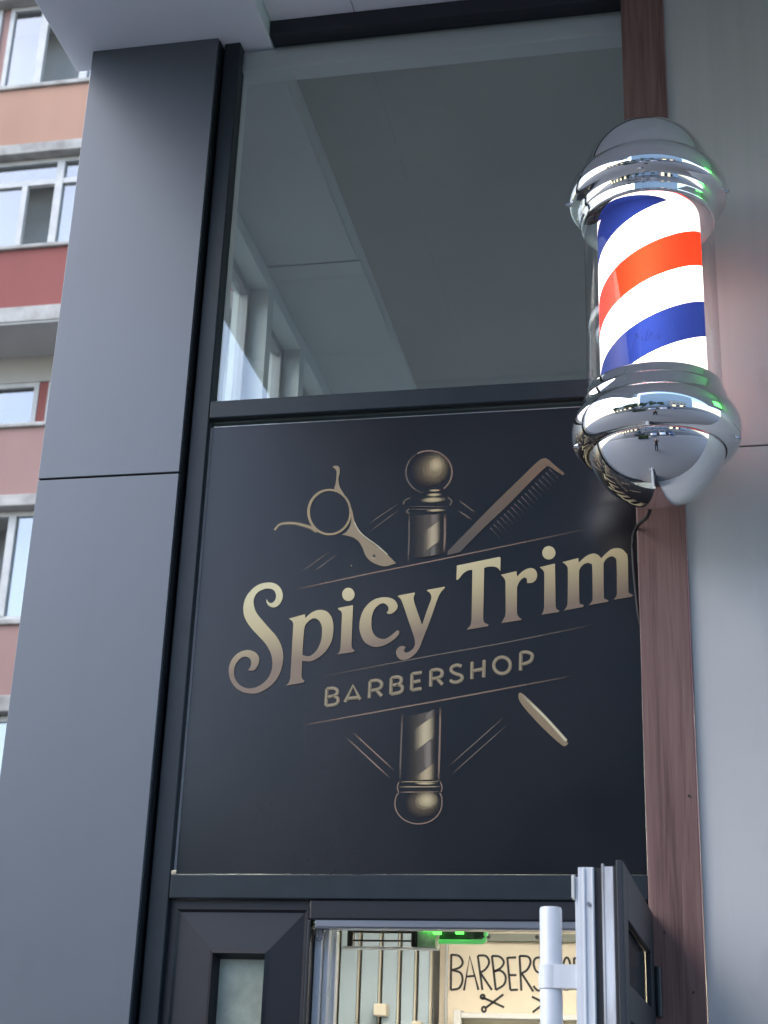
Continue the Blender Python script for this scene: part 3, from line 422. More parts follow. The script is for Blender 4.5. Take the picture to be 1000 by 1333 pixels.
# ------------------------------------------------------------------- building over the pavement
YO = -2.9; YR = -2.2
t = thing('overhanging_building', 'upper storey of the shop building, a smooth grey underside above the pillar', 'building', (-1.73, .09, ZS))
bm = bmesh.new()
# lower soffit over the pillar, and the raised panel to its right
for ya, yb in ((YO, -1.815), (-1.805, -1.235), (-1.225, .085)): bx(bm, -1.729, -1.118, ya, yb, ZS, ZS + .02)
bx(bm, -1.728, -1.119, YO + .001, .084, ZS + .0205, ZS + .6)
bx(bm, -1.66, -1.118, .086, .19, ZS + .001, ZS + .5)
obj('soffit_beam', bm, MT['soffit'], t, bevel=.004)
bm = bmesh.new()
for a, b in ((-1.117, -.8705), (-.868, .33), (.333, 1.53), (1.533, 2.73), (2.733, 6.5)):
    bx(bm, a, b, YR, .11, ZS + .06, ZS + .08)
split('soffit_panel', bm, MT['soffit2'], t)
split('fascia', boxes([(-1.729, -1.118, YO - .06, YO - .001, ZS - .03, ZS + .6), (-1.117, 6.5, YR - .06, YR - .001, ZS + .04, ZS + .6)]), MT['soffit'], t, bevel=.005)
obj('wall', boxes([(-1.729, 6.5, YR, 8, ZS + .601, 13.5), (-1.117, 6.5, YR, 8, ZS + .081, ZS + .6), (-1.729, -1.118, YO, YR - .002, ZS + .601, ZS + .7), (-1.64, -1.118, .3, 8, ZS + .12, ZS + .5)]), MT['wallpaint'], t)
for zz in (5.9, 8.9, 11.6):
    for xx in (-.9, 1.3, 3.5):
        w = obj('window', boxes([(xx, xx + 1.3, YR - .04, YR - .002, zz, zz + .06), (xx, xx + 1.3, YR - .04, YR - .002, zz + 1.34, zz + 1.4), (xx, xx + .06, YR - .04, YR - .002, zz + .062, zz + 1.338), (xx + 1.24, xx + 1.3, YR - .04, YR - .002, zz + .062, zz + 1.338)]), MT['white_frame'], t)
        obj('pane', boxes([(xx + .062, xx + 1.238, YR - .02, YR - .003, zz + .062, zz + 1.338)]), MT['glass_far'], w)

# ------------------------------------------------------------------- shop front frame
FL, FR = -1.205, -.118      # clear opening of the glazing
yf0, yf1 = .030, .085
t = thing('shopfront_frame', 'dark anthracite frame around the tall shop window and doorway', 'window frame', (FL, .06, 0))
obj('left_post', boxes([(-1.252, FL, yf0, yf1, 0, ZS + .003)]), MT['anthra'], t, bevel=.003)
obj('right_post', boxes([(FR + .002, -.004, .0315, yf1, 0, ZS)]), MT['anthra'], t, bevel=.002)
obj('transom', boxes([(FL + .0005, FR + .001, yf0 + .001, yf1, 3.312, 3.362)]), MT['anthra'], t, bevel=.003)
obj('transom', boxes([(FL + .0005, FR + .001, yf0 + .001, yf1, 2.092, 2.147)]), MT['anthra'], t, bevel=.003)
split('gasket', boxes([(FL + .0006, FR, .046, .052, 3.3095, 3.3115), (FL + .0006, FR, .046, .052, 3.3625, 3.366)]), MT['gasket'], t)
obj('header', boxes([(-1.1165, -.004, .022, .08, 4.523, ZS + .059)]), MT['reveal'], t, bevel=.002)
obj('door_head', boxes([(-.872, FR, .036, .10, 2.048, 2.0915)]), MT['leafpan'], t, bevel=.004)
bm = bmesh.new()
for k in range(4): bx(bm, -.858, FR, .045 + .016 * k, .056 + .016 * k, 2.030 + .0012 * k, 2.0478)
bx(bm, -.858, FR, .040, .112, 2.0335, 2.0475)
obj('threshold_rail', bm, MT['alu'], t)
# bevelled ends seen inside the top of the big pane
obj('inner_frame', boxes([(FL - .01, FR, .068, .13, 4.440, 4.51), (FL - .03, FL - .001, .086, .13, 3.37, 4.51)]), MT['ceil2'], t, bevel=.004)
obj('upper_pane', boxes([(FL - .002, FR + .001, .058, .064, 3.3625, 4.522)]), MT['glass'], t)
obj('lower_pane', boxes([(FL - .002, FR + .001, .058, .064, 2.1475, 3.3115)]), MT['glass'], t)
# hollow reveal between pillar and post
obj('wall_closer', boxes([(XR - .002, -1.2525, .061, .12, 0, ZS)]), MT['reveal'], t)

# ------------------------------------------------------------------- the sign
SX, SZ = -.66, 2.9
t = thing('shop_sign', 'large dark sign with gold lettering reading Spicy Trim Barbershop in the window', 'sign', (SX, .05, SZ))
obj('panel', boxes([(-1.1985, -.1195, .0505, .0555, 2.1508, 3.294)]), MT['film'], t)
obj('bright_gap_strip', boxes([(-1.2046, -1.1987, .0508, .0555, 2.16, 3.294), (-1.1985, -.125, .0508, .0552, 3.2942, 3.2952)]), MT['glassgap'], t)  # brightness of the bare glass beside the film, put into a pale strip
MT['gold'] = gold(); MT['print'] = printmat()
def artlayer(bm): return bm.loops.layers.float_color.new('Col')
def place(bm, y): bmesh.ops.translate(bm, verts=bm.verts, vec=(0, y, 0)); return bm
words = bmesh.new()
def merge(dst, src):
    me = bpy.data.meshes.new('tmp'); src.to_mesh(me); src.free(); dst.from_mesh(me); bpy.data.meshes.remove(me)
for k in ('S', 'p', 'i', 'idot', 'c', 'y', 'T', 'r', 'i2', 'i2dot', 'm'):
    merge(words, fill_mesh([crom(L, True) for L in LET[k]], .0012))
o = obj('lettering', place(words, .0490), MT['gold'], t)
bm = bmesh.new()
lay = artlayer(bm)
for s in SMALL:
    P = crom(s, False, 5); dz = .0
    ribbon(bm, P, 8.6, 8.6, .0488, lay=lay, cfun=lambda u: (.25, .195, .13, 1))
    ribbon(bm, [(p[0] - .5, p[1] + .6) for p in P], 3.2, 3.2, .0482, lay=lay, cfun=lambda u: (.42, .35, .22, 1))
obj('small_lettering', bm, MT['print'], t)
# line work
bm = bmesh.new(); lay = artlayer(bm); yy = .0497
for pts, w, c, fade, w2 in ART:
    if len(pts[0]) and len(pts) > 2: P = crom(pts, False, 6)
    else:
        a, b = pts[0], pts[-1]; P = [(a[0] + (b[0] - a[0]) * k / 10, a[1] + (b[1] - a[1]) * k / 10) for k in range(11)]
    if fade == 1: cf = lambda u, c=c: (*c, min(1, 5 * u * (1 - u)) ** .8)
    elif fade == 3: cf = lambda u, c=c: (*c, min(1, 3 * u))
    elif fade == 2: cf = lambda u, c=c: (*c, max(.15, 1 - u))
    else: cf = lambda u, c=c: (*c, 1)
    front = sum(c) > 1.5 or c[0] < .06
    soft_ribbon(bm, P, w * (1.5 if front else 1), w2 * (1.5 if front else 1), .0479 - (.0497 - yy) if front else yy, lay, cf); yy -= .000012
obj('line_artwork', bm, MT['print'], t)
def coloured(bm, y, f):
    place(bm, y); lay = artlayer(bm)
    for fc in bm.faces:
        for lp in fc.loops: lp[lay] = f(lp.vert.co)
    return bm
obj('scissors_emblem', coloured(fill_mesh([crom(L, True, 4) for L in FILL['sc']], .0008), .0487, lambda v: (.33, .26, .16, 1)), MT['print'], t)
obj('scissors_ring', coloured(fill_mesh([crom(L, True, 3) for L in FILL['ring']], .0008), .0491, lambda v: (.38, .29, .16, 1)), MT['print'], t)
obj('comb_emblem', coloured(fill_mesh([crom(L, True, 4) for L in FILL['comb']], .0008), .0491, lambda v: (.24 - .10 * (3.19 - v.z) / .2, .165 - .06 * (3.19 - v.z) / .2, .10 - .02 * (3.19 - v.z) / .2, 1)), MT['print'], t)
rz = coloured(fill_mesh([crom(L, True, 4) for L in FILL['razor']], .0008), .0491, lambda v: (.30, .22, .13, max(0, min(1, (2.612 - v.z) / .03))))
lay = rz.loops.layers.float_color['Col']
bm = bmesh.new()
def pole_art(upper):
    # soft round highlights
    bm = bmesh.new(); lay = artlayer(bm); yy = .0484
    for cx, cz, rx, rz_, c in [q for q in BLOB if (q[1] > 2800) == upper]:
        rings = []; NR = 8; NS = 28
        ce = bm.verts.new((cx / 1000, yy, cz / 1000)); al = {ce: 1.0}
        for k in range(1, NR + 1):
            u = k / NR; a = max(0, (1 - u * u)) ** 1.3
            ring = [bm.verts.new(((cx + rx * u * math.cos(q)) / 1000, yy, (cz + rz_ * u * math.sin(q)) / 1000)) for q in [2 * math.pi * i / NS for i in range(NS)]]
            for v in ring: al[v] = a
            if rings:
                for i in range(NS): bm.faces.new((rings[-1][i], rings[-1][(i + 1) % NS], ring[(i + 1) % NS], ring[i]))
            else:
                for i in range(NS): bm.faces.new((ce, ring[(i + 1) % NS], ring[i]))
            rings.append(ring)
        for f in bm.faces:
            for lp in f.loops:
                if lp.vert in al: lp[lay] = (*c, al[lp.vert])
        yy -= .00004
    for pts, c in [q for q in QUAD if (q[0][0][1] > 2800) == upper]:
        # columns across the stripe: fades softly at the left, quickly at the right
        (a, b, d, e) = pts; NC = 12; prof = [0, .12, .3, .5, .7, .88, 1, 1, .96, .8, .5, .2, 0]; prev = None
        for k in range(NC + 1):
            u = k / NC
            tp = bm.verts.new(((a[0] + (b[0] - a[0]) * u) / 1000, yy, (a[1] + (b[1] - a[1]) * u) / 1000)); bt = bm.verts.new(((e[0] + (d[0] - e[0]) * u) / 1000, yy, (e[1] + (d[1] - e[1]) * u) / 1000))
            if prev:
                f = bm.faces.new((prev[0], tp, bt, prev[1]))
                for lp in f.loops: lp[lay] = (*c, prof[k] if lp.vert in (tp, bt) else prof[k - 1])
            prev = (tp, bt)
        yy -= .00004
    return bm
obj('pole_emblem', pole_art(True), MT['print'], t)
obj('pole_emblem', pole_art(False), MT['print'], t)
bmx = rz
obj('razor_emblem', bmx, MT['print'], t)

# ------------------------------------------------------------------- half door
t = thing('half_door', 'narrow dark fixed door leaf with a slim frosted pane, left of the open doorway', 'door', (-1.2, .05, 0))
hx0, hx1, gx0, gx1, gz = -1.2045, -.876, -1.083, -.979, 1.963
bm = bmesh.new()
# moulded panel: outer frame, sloped field, raised lip around the pane
def frame(bm, o, i, yo, yi, zo, zi, zb=.02):
    """sloped frame face between outer rectangle o=(x0,x1) top zo and inner i"""
    P = [(o[0], yo, zb), (o[0], yo, zo), (o[1], yo, zo), (o[1], yo, zb)]; Q = [(i[0], yi, zb), (i[0], yi, zi), (i[1], yi, zi), (i[1], yi, zb)]
    vp = [bm.verts.new(p) for p in P]; vq = [bm.verts.new(p) for p in Q]
    for k in range(3): bm.faces.new((vp[k], vp[k + 1], vq[k + 1], vq[k]))
frame(bm, (hx0, hx1), (hx0 + .018, hx1 - .004), .046, .046, 2.0905, 2.070)
frame(bm, (hx0 + .018, hx1 - .004), (hx0 + .024, hx1 - .010), .046, .052, 2.070, 2.064)
frame(bm, (hx0 + .024, hx1 - .010), (gx0 - .016, gx1 + .016), .052, .043, 2.064, gz + .018)
frame(bm, (gx0 - .016, gx1 + .016), (gx0 - .009, gx1 + .009), .043, .037, gz + .018, gz + .010)
frame(bm, (gx0 - .009, gx1 + .009), (gx0, gx1), .037, .070, gz + .010, gz)
frame(bm, (hx0, hx1), (hx0, hx1), .046, .10, 2.0905, 2.0905)
obj('moulded_panel', bm, MT['leafpan'], t)
obj('frosted_pane', boxes([(gx0 - .01, gx1 + .01, .0705, .076, .3, gz + .01)]), MT['frosted'], t)
obj('edge_profile', boxes([(-.8755, -.868, .04, .10, 0, 2.047)]), MT['leafpan'], t, bevel=.002)
bm = boxes([(-.866, -.850, .078, .095, 0, 2.034), (-.849, -.838, .098, .125, 0, 2.034), (-.837, -.828, .13, .16, 0, 2.034), (-.867, -.838, .126, .129, 0, 2.034)])
obj('inner_profile', bm, MT['pvc'], t, bevel=.002)
bm = bmesh.new(); tube(bm, crom3([(-.862, .07, 2.034), (-.860, .068, 2.012), (-.852, .067, 2.006), (-.846, .067, 2.016), (-.846, .07, 2.030)]), .0028, 8)
obj('latch_hook', bm, MT['alu'], t, smooth=True)

# ------------------------------------------------------------------- open door
L = .66
t = thing('open_door', 'narrow door swung out towards the street, white worn edge and dark outer side', 'door', (-.108, -.015, 0), R(-92.4))
H = 2.050
def lb(name, lst, m, parent=t, bevel=0): return obj(name, boxes(lst), m, parent, bevel=bevel, local=True)
lb('outer_stile', [(L - .075, L + .004, -.012, 0, .03, H + .010), (0.0, .075, -.012, 0, .03, H + .010), (.0755, L - .0755, -.012, 0, H - .08, H + .010), (.0755, L - .0755, -.012, 0, 1.80, 1.86), (.0755, L - .0755, -.012, 0, .03, .25)], MT['reveal'], bevel=.002)
lb('edge_gasket', [(L - .02, L - .004, -.0500, -.0375, .04, H - .003), (L - .02, L + .0025, -.0165, -.0125, .04, H)], MT['gasket'])
e = lb('worn_edge_strip', [(L - .06, L + .001, -.0330, -.0168, .04, H - .001), (L - .06, L + .002, -.0372, -.0332, .04, H + .004)], MT['pvc_dirty'], bevel=.001)
e2 = lb('inner_stile', [(L - .08, L, -.0780, -.0505, .04, H - .002), (L - .08, L - .004, -.0840, -.0782, .04, H - .018), (L - .08, L + .003, -.070, -.066, .04, H - .004), (L - .08, L + .003, -.0545, -.0515, .04, H - .003), (.0, .07, -.0780, -.0305, .04, H - .002), (.0705, L - .0805, -.0780, -.0305, H - .08, H - .002), (.0705, L - .0805, -.0780, -.0305, .04, .25), (.0705, L - .0805, -.0780, -.0305, 1.80, 1.86)], MT['pvc'], bevel=.001)
for zz in ((.255, 1.795), (1.865, H - .082)): lb('glass_pane', [(.068, L - .068, -.026, -.014, zz[0] - .006, zz[1] + .006)], MT['glass_tint'])
lb('strike_plate', [(L - .02, L + .0015, -.0895, -.0842, 1.995, 2.035)], MT['white_frame'], bevel=.001)
bm = bmesh.new()
for z in (1.985, 1.62, 1.2): tube(bm, [(L + .0005, -.060, z), (L + .0035, -.060, z)], .0035, 10)
split('screw', bm, MT['alu'], t, local=True)
bm = bmesh.new(); lathe(bm, [(0, .9), (.019, .9), (.0195, .905), (.0195, 1.980), (.018, 1.984), (0, 1.984)], 28, (L - .035, -.131, 0))
h = sharp(obj('handle', bm, MT['pvc'], t, local=True))
bm = bmesh.new()
for z in (1.846, 1.02):
    lathe(bm, [(.0200, 0), (.0215, .001), (.0215, .040), (.0200, .041)], 28, (L - .035, -.131, z))
    bx(bm, L - .0555, L - .0145, -.132, -.0845, z + .001, z + .040)
obj('handle_bracket', bm, MT['pvc'], h, local=True, bevel=0)
bm = bmesh.new()
for z in (.3, 1.1, 1.9): tube(bm, [(.0, .006, z - .05), (.0, .006, z + .05)], .008, 12)
split('hinge', bm, MT['anthra'], t, local=True)

# ------------------------------------------------------------------- barber pole
PX, PY = -.0600, -.240
t = thing('barber_pole', 'lit barber pole with red white and blue spiral stripes and mirror chrome domes', 'barber pole', (PX, PY, 3.175))
def pl(prof, z0=0, seg=96, bm=None, close=False):
    bm = bm or bmesh.new(); lathe(bm, [(r, z - 3.175) for r, z in prof], seg, close=close); return bm
def arc(cz, r, a0, a1, n, er=1.): return [(r * math.cos(R(a0 + (a1 - a0) * k / n)), cz + er * r * math.sin(R(a0 + (a1 - a0) * k / n))) for k in range(n + 1)]
up = [(0.12, 3.6115), (.152, 3.6115), (.1565, 3.614), (.158, 3.619), (.158, 3.634), (.160, 3.638), (.163, 3.641), (.163, 3.655), (.166, 3.659), (.175, 3.662), (.1815, 3.668), (.1858, 3.678), (.1872, 3.692), (.1862, 3.706), (.1828, 3.718), (.178, 3.727), (.170, 3.738), (.162, 3.746), (.1555, 3.751), (.1535, 3.754)]
dome = arc(3.742, .152, 5, 90, 26); dome[-1] = (0, dome[-1][1])
sharp(obj('cap_ring', pl(up), MT['chrome'], t, local=True), 60)
sharp(obj('cap_dome', pl(dome), MT['chrome'], t, local=True), 60)
lo = [(.12, 3.1765), (.150, 3.1775), (.1535, 3.176), (.1550, 3.172), (.1550, 3.157), (.157, 3.153), (.1605, 3.151), (.1615, 3.147), (.1615, 3.128), (.164, 3.123), (.172, 3.119), (.179, 3.112), (.1845, 3.101), (.1878, 3.086), (.1880, 3.071), (.1855, 3.054), (.1800, 3.040), (.172, 3.029), (.163, 3.022), (.1565, 3.020), (.153, 3.022)]
dn = [(0, 3.059 - .1555)] + arc(3.059, .1555, -88, -12, 30)
sharp(obj('base_ring', pl(lo), MT['chrome'], t, local=True), 60)
sharp(obj('base_dome', pl(dn), MT['chrome'], t, local=True), 60)
MT['tube'] = glass_mat('clear_tube', 1.32, (.985, .99, .99))
sharp(obj('clear_tube', pl([(.1508, 3.170), (.1508, 3.618)]), MT['tube'], t, local=True))
MT['stripe'] = stripes()
sharp(obj('striped_cylinder', pl([(.1195, 3.160), (.1195, 3.625)]), MT['stripe'], t, local=True))
bm = bmesh.new(); lathe(bm, [(0, 0), (.016, 0), (.016, .40), (0, .40)], 24, (-.006, -.078, .01)); obj('lamp', bm, emis('pole_lamp', (1, .93, .87), 9.5), t, local=True)
bm = bmesh.new()
for a in (-78, 78):
    for r, z in ((.172, 3.036 - 3.175), (.182, 3.668 - 3.175)):
        c = Vector((r * math.sin(R(a)), -r * math.cos(R(a)), z)); d = Vector((math.sin(R(a)), -math.cos(R(a)), 0))
        tube(bm, [c, c + d * .010], .006, 12, .0045); tube(bm, [c + d * .0095, c + d * .0135], .0032, 10)
for q in split('screw', bm, MT['chrome'], t, local=True): sharp(q)
bm = boxes([(-.03, .03, .15, .227, .45, .56), (-.03, .03, .15, .227, -.11, -.02), (-.045, .045, .2275, .2278, -.16, .60)])
obj('wall_bracket', bm, MT['gasket'], t, local=True, bevel=.0)
# faint maker's script etched in the clear tube
bm = bmesh.new()
for s in ([(410, 1118), (425, 1095), (434, 1066), (424, 1070), (428, 1082), (445, 1075)], [(455, 1078), (450, 1094), (456, 1096)], [(482, 1050), (470, 1085), (466, 1097), (476, 1096)], [(484, 1084), (500, 1070), (497, 1064), (486, 1076), (486, 1094), (502, 1090)], [(513, 1074), (508, 1090), (516, 1094), (528, 1076), (524, 1090), (534, 1092)]):
    P = []
    for (u, v) in s:
        a = math.asin(max(-1, min(1, ((700 + u / 3.333) - 847.5) * .00175 / .1512))); z = 3.232 - ((130 + v / 3.333) - 458) * .00200
        P.append((.1513 * math.sin(a), -.1513 * math.cos(a), z - 3.175))
    tube(bm, P, .0006, 5)
obj('etched_script', bm, mat('etched_ink', (.02, .03, .2), .5), t, local=True)

# cable from the pole down the edge of the wood strip
bm = bmesh.new()
tube(bm, crom3([(-.075, -.20, 2.925), (-.088, -.12, 2.925), (-.105, -.05, 2.94), (-.120, -.010, 2.938), (-.1275, .010, 2.915), (-.1275, .018, 2.86), (-.1245, .024, 2.80), (-.120, .027, 2.74), (-.112, .035, 2.70)]), .0042, 8)
tag(obj('power_cable', bm, MT['gasket'], smooth=True), 'thin black cable curling from under the barber pole behind the brown strip', 'cable')

# =================================================================== INTERIOR
# upper room seen through the big pane
t = thing('upper_room', 'dim room with recessed windows and stepped ceiling seen through the upper pane', 'room', (-1.5, .2, 2.7))
CZ = 4.60
yw = [(.93, 1.425), (1.49, 1.905), (1.975, 2.40), (2.47, 2.90)]
bm = bmesh.new(); xi, xo = -1.5, -1.64
bx(bm, xo, xi, .13, yw[0][0], 2.7, CZ + .1)
for (a, b), nx in zip(yw, yw[1:] + [(4.2, 0)]): bx(bm, xo, xi, b, nx[0], 2.7, CZ + .1)
for a, b in yw: bx(bm, xo, xi, a + .0002, b - .0002, 4.535, CZ + .1); bx(bm, xo, xi, a + .0002, b - .0002, 2.7, 3.4)
obj('wall', bm, MT['plaster'], t)
for a, b in yw:
    w = obj('window', boxes([(-1.605, -1.570, a + .001, a + .03, 3.401, 4.534), (-1.605, -1.570, b - .035, b - .001, 3.401, 4.534), (-1.605, -1.570, a + .031, b - .036, 4.50, 4.534), (-1.605, -1.570, a + .031, b - .036, 3.401, 3.44)]), MT['white_frame'], t)
    obj('pane', boxes([(-1.592, -1.588, a + .031, b - .036, 3.441, 4.499)]), MT['glass'], w)
bm = boxes([(-1.64, 2.2, .131, 4.2, CZ, CZ + .1)])
obj('ceiling', bm, MT['ceil2'], t)
split('ceiling_panel', boxes([(-1.499, -1.150, .14, 1.335, CZ - .006, CZ - .001), (-1.499, -1.140, 1.375, 1.91, CZ - .006, CZ - .001)]), MT['ceil2'], t, bevel=.003)
obj('back_wall', boxes([(-1.64, -1.3, 4.2, 4.3, 2.7, CZ), (-1.2999, 2.2, 4.2, 4.3, 2.7, 2.9), (-1.2999, 2.2, 4.2, 4.3, 4.45, CZ)]), MT['plaster'], t)  # wide unseen opening, added to let daylight onto the ceiling
obj('right_wall', boxes([(2.2, 2.3, .31, 1.0, 2.7, CZ), (2.2, 2.3, 1.0, 4.3, 2.7, 3.0), (2.2, 2.3, 1.0, 4.3, 4.4, CZ)]), MT['plaster'], t)  # opening out of view here too, added to light the room
obj('floor', boxes([(-1.64, 2.2, .131, 4.2, 2.62, 2.699)]), MT['plaster'], t)

# the shop below
t = thing('shop_interior', 'cream back wall and ceiling of the lit shop seen through the open doorway', 'room', (-1.5, .2, 0))
obj('back_wall', boxes([(-1.5, 2.2, 3.0, 3.1, 0, 2.6)]), MT['cream'], t)
obj('left_wall', boxes([(-1.6, -1.5, .131, 3.1, 0, 2.6)]), MT['plaster'], t)
obj('right_wall', boxes([(2.2, 2.3, .31, 3.1, 0, 2.6)]), MT['cream'], t)
obj('ceiling', boxes([(-1.6, 2.3, .131, 3.1, 2.601, 2.619)]), MT['plaster'], t)
obj('floor', boxes([(-1.6, 2.3, .2, 3.1, .001, .02)]), MT['locker'], t)
for n, (x, y) in enumerate(((-.75, 1.6), (.5, 1.6))):
    c = thing('ceiling_lamp', 'warm ceiling lamp panel of the shop, %s' % ('above the doorway side' if n == 0 else 'on the far right side'), 'lamp', (x, y, 2.58), group='shop ceiling lamps')
    obj('housing', boxes([(x - .3, x + .3, y - .16, y + .16, 2.575, 2.600)]), MT['white_frame'], c)
    obj('diffuser', boxes([(x - .28, x + .28, y - .14, y + .14, 2.568, 2.5745)]), MT['lamp'], c)
bm = bmesh.new()
for s in INSIDE: ribbon(bm, crom(s, False, 4), 9, 9, 2.9965)
obj('wall_lettering', bm, MT['black_paint'], t)
lt = boxes([(-1.040, -1.030, 2.975, 2.999, 0, 2.45)]); obj('corner_trim', lt, MT['white_frame'], t, bevel=.002)
o = obj('mirror_rail', boxes([(-.872, -.50, 2.96, 2.998, 2.350, 2.380)]), MT['railgrey'], bevel=.002)
tag(o, 'short grey metal rail with screws fixed above the painted wall lettering', 'rail')
bm = bmesh.new()
for x in (-.862, -.665): tube(bm, [(x, 2.952, 2.366), (x, 2.961, 2.366)], .008, 12)
split('screw', bm, MT['gasket'], o)
o = thing('wall_shelf', 'white edged shelf unit at the foot of the cream wall lettering', 'shelf', (-.85, 2.9, 2.0))
obj('frame', boxes([(-.985, -.955, 2.86, 2.998, 1.2, 2.075), (-.954, -.30, 2.86, 2.998, 2.045, 2.065)]), MT['white_frame'], o, bevel=.003)
obj('panel', boxes([(-.954, -.30, 2.93, 2.998, 1.2, 2.044)]), MT['cream'], o)
# pale vertical panels left
t = thing('panelled_partition', 'row of pale grey upright panels with dark gaps inside the doorway', 'panelling', (-1.45, 2.8, 0))
xs = [-1.52, -1.443, -1.356, -1.269, -1.192, -1.124, -1.063]
for a, b in zip(xs[:-1], xs[1:]):
    obj('panel', boxes([(a + .0015, b - .017, 2.83, 2.87, .02, 2.55)]), MT['locker'], t, bevel=.004)
    obj('lit_panel_edge', boxes([(b - .0165, b - .0095, 2.842, 2.87, .02, 2.55)]), MT['warmedge'], t)  # warm lamplight on the panel's right side, put into the strip's colour
obj('backing', boxes([(-1.499, -1.065, 2.875, 2.999, .02, 2.58)]), MT['backing'], t)
obj('bracket', boxes([(-1.285, -1.235, 2.76, 2.829, 2.040, 2.085)]), MT['warmedge'], t, bevel=.003)
obj('bracket', boxes([(-1.135, -1.10, 2.78, 2.829, 1.98, 2.025)]), MT['warmedge'], t, bevel=.003)

# lamp unit and green sign hanging just inside
YG = .8
t = thing('emergency_lamp', 'small grey framed lamp box with clear window hung inside the top of the doorway', 'lamp', (-.82, YG, 2.13))
obj('tray', boxes([(-.958, -.700, YG - .06, YG - .02, 2.066, 2.071)]), MT['pvc'], t, bevel=.001)
obj('end_block', boxes([(-.945, -.929, YG - .05, YG - .02, 2.0715, 2.118)]), MT['gasket'], t, bevel=.002)
obj('end_block', boxes([(-.770, -.755, YG - .05, YG - .02, 2.0715, 2.118)]), MT['gasket'], t, bevel=.002)
split('black_bar', boxes([(-.9287, -.7703, YG - .045, YG - .035, 2.108, 2.113), (-.9287, -.7703, YG - .045, YG - .035, 2.086, 2.090)]), MT['gasket'], t)
obj('top_cover', boxes([(-.955, -.700, YG - .04, YG - .030, 2.119, 2.150)]), MT['alu'], t, bevel=.002)
obj('circuit_cover', boxes([(-.7545, -.705, YG - .045, YG + .03, 2.0715, 2.118)]), MT['clearplast'], t, bevel=.002)
t = thing('exit_sign', 'green glowing sign box hung beside the grey lamp at the doorway top', 'sign', (-.66, YG + .01, 2.11))
bm = bmesh.new()
tube(bm, [Vector((x, YG - .03, z)) for x, z in ((-.698, 2.0885), (-.60, 2.0885), (-.580, 2.0895), (-.5735, 2.096), (-.572, 2.106), (-.572, 2.16))], .0065, 10)
obj('glowing_edge', bm, MT['green_soft'], t, smooth=True)
obj('housing', boxes([(-.698, -.577, YG - .028, YG + .02, 2.0935, 2.17)]), mat('dark_green_case', (.01, .04, .02), .3), t, bevel=.003)
bm = boxes([(-.709, -.688, YG - .058, YG - .047, 2.104, 2.128), (-.736, -.7095, YG - .056, YG - .049, 2.112, 2.121), (-.651, -.630, YG - .05, YG - .036, 2.107, 2.128)])
lathe(bm, [(0, -.009), (.009, -.004), (.0095, .003), (.005, .008), (0, .009)], 10, (-.735, YG - .052, 2.119))
tube(bm, [(-.8, YG - .05, 2.1225), (-.8, YG - .06, 2.1225)], .003, 8); tube(bm, [(-.943, YG - .05, 2.123), (-.943, YG - .06, 2.123)], .003, 8)
split('led_symbol', bm, MT['green_led'], t, bevel=0)

# =================================================================== APARTMENTS ON THE LEFT
t = thing('apartment_building', 'weathered apartment block with orange, red and pink bands of wall and white windows', 'building', (-12, 15, 0))
AX0, AX1 = -22., -3.2
def band(name, z0, z1, m, y=15., d=.4, x0=AX0, x1=AX1, bev=0): return obj(name, boxes([(x0, x1, y, y + d, z0, z1)]), m, t, bevel=bev)
band('orange_band', 15.66, 16.76, MT['orange'])
band('red_band', 12.74, 13.78, MT['red'])
band('pink_band', 9.73, 10.80, MT['pink'])
band('pink_band', 6.85, 7.84, MT['pink'])
band('orange_band', 18.75, 19.9, MT['orange'])
band('orange_band', 3.9, 4.9, MT['orange'])
band('ground_floor', 0, 2.2, MT['wallpaint'])
for z0, z1, dy in ((16.765, 16.84, .05), (15.47, 15.655, .10), (13.785, 13.85, .06), (12.48, 12.735, .12), (10.805, 10.87, .05), (9.55, 9.725, .12), (7.845, 7.92, .05), (6.62, 6.845, .10), (18.5, 18.745, .12), (3.7, 3.895, .1), (4.905, 4.97, .05)):
    band('ledge', z0, z1, MT['concrete'], 15 - dy, .4 + dy, bev=.015)
# rooms behind the windows: one dark back wall per storey, recess over the balcony
split('room_wall', boxes([(AX0, AX1, 15.8, 15.9, 13.77, 20), (AX0, AX1, 16.9, 17.1, 10.8, 12.44), (AX0, AX1, 15.8, 15.9, 0, 10.7)]), MT['paleplaster'], t)
obj('ceiling_slab', boxes([(AX0, AX1, 15.42, 18.19, z, z + .15) for z in (15.48, 18.52, 9.56, 6.63, 3.72)]), MT['darkroom'], t)
obj('balcony_underside', boxes([(AX0, AX1, 14.9, 18.19, 12.45, 12.62)]), MT['paleplaster'], t)
obj('floor_slab', boxes([(AX0, AX1, 15.42, 18.19, z, z + .06) for z in (13.70, 16.68, 10.72, 7.76)]), MT['darkroom'], t)
band('recessed_wall', 12.02, 12.48, MT['wallpaint'], 15.9, .2)
split('end_wall', boxes([(AX1, AX1 + .3, 14.98, 27, 0, 20.5), (AX0 - .3, AX0, 14.98, 27, 0, 20.5)]), MT['pink'], t)
obj('roof', boxes([(AX0 - .4, AX1 + .4, 14.7, 27, 20.51, 20.8)]), MT['concrete'], t)
obj('parapet', boxes([(AX0, AX1, 15, 15.4, 19.905, 20.5)]), MT['concrete'], t)
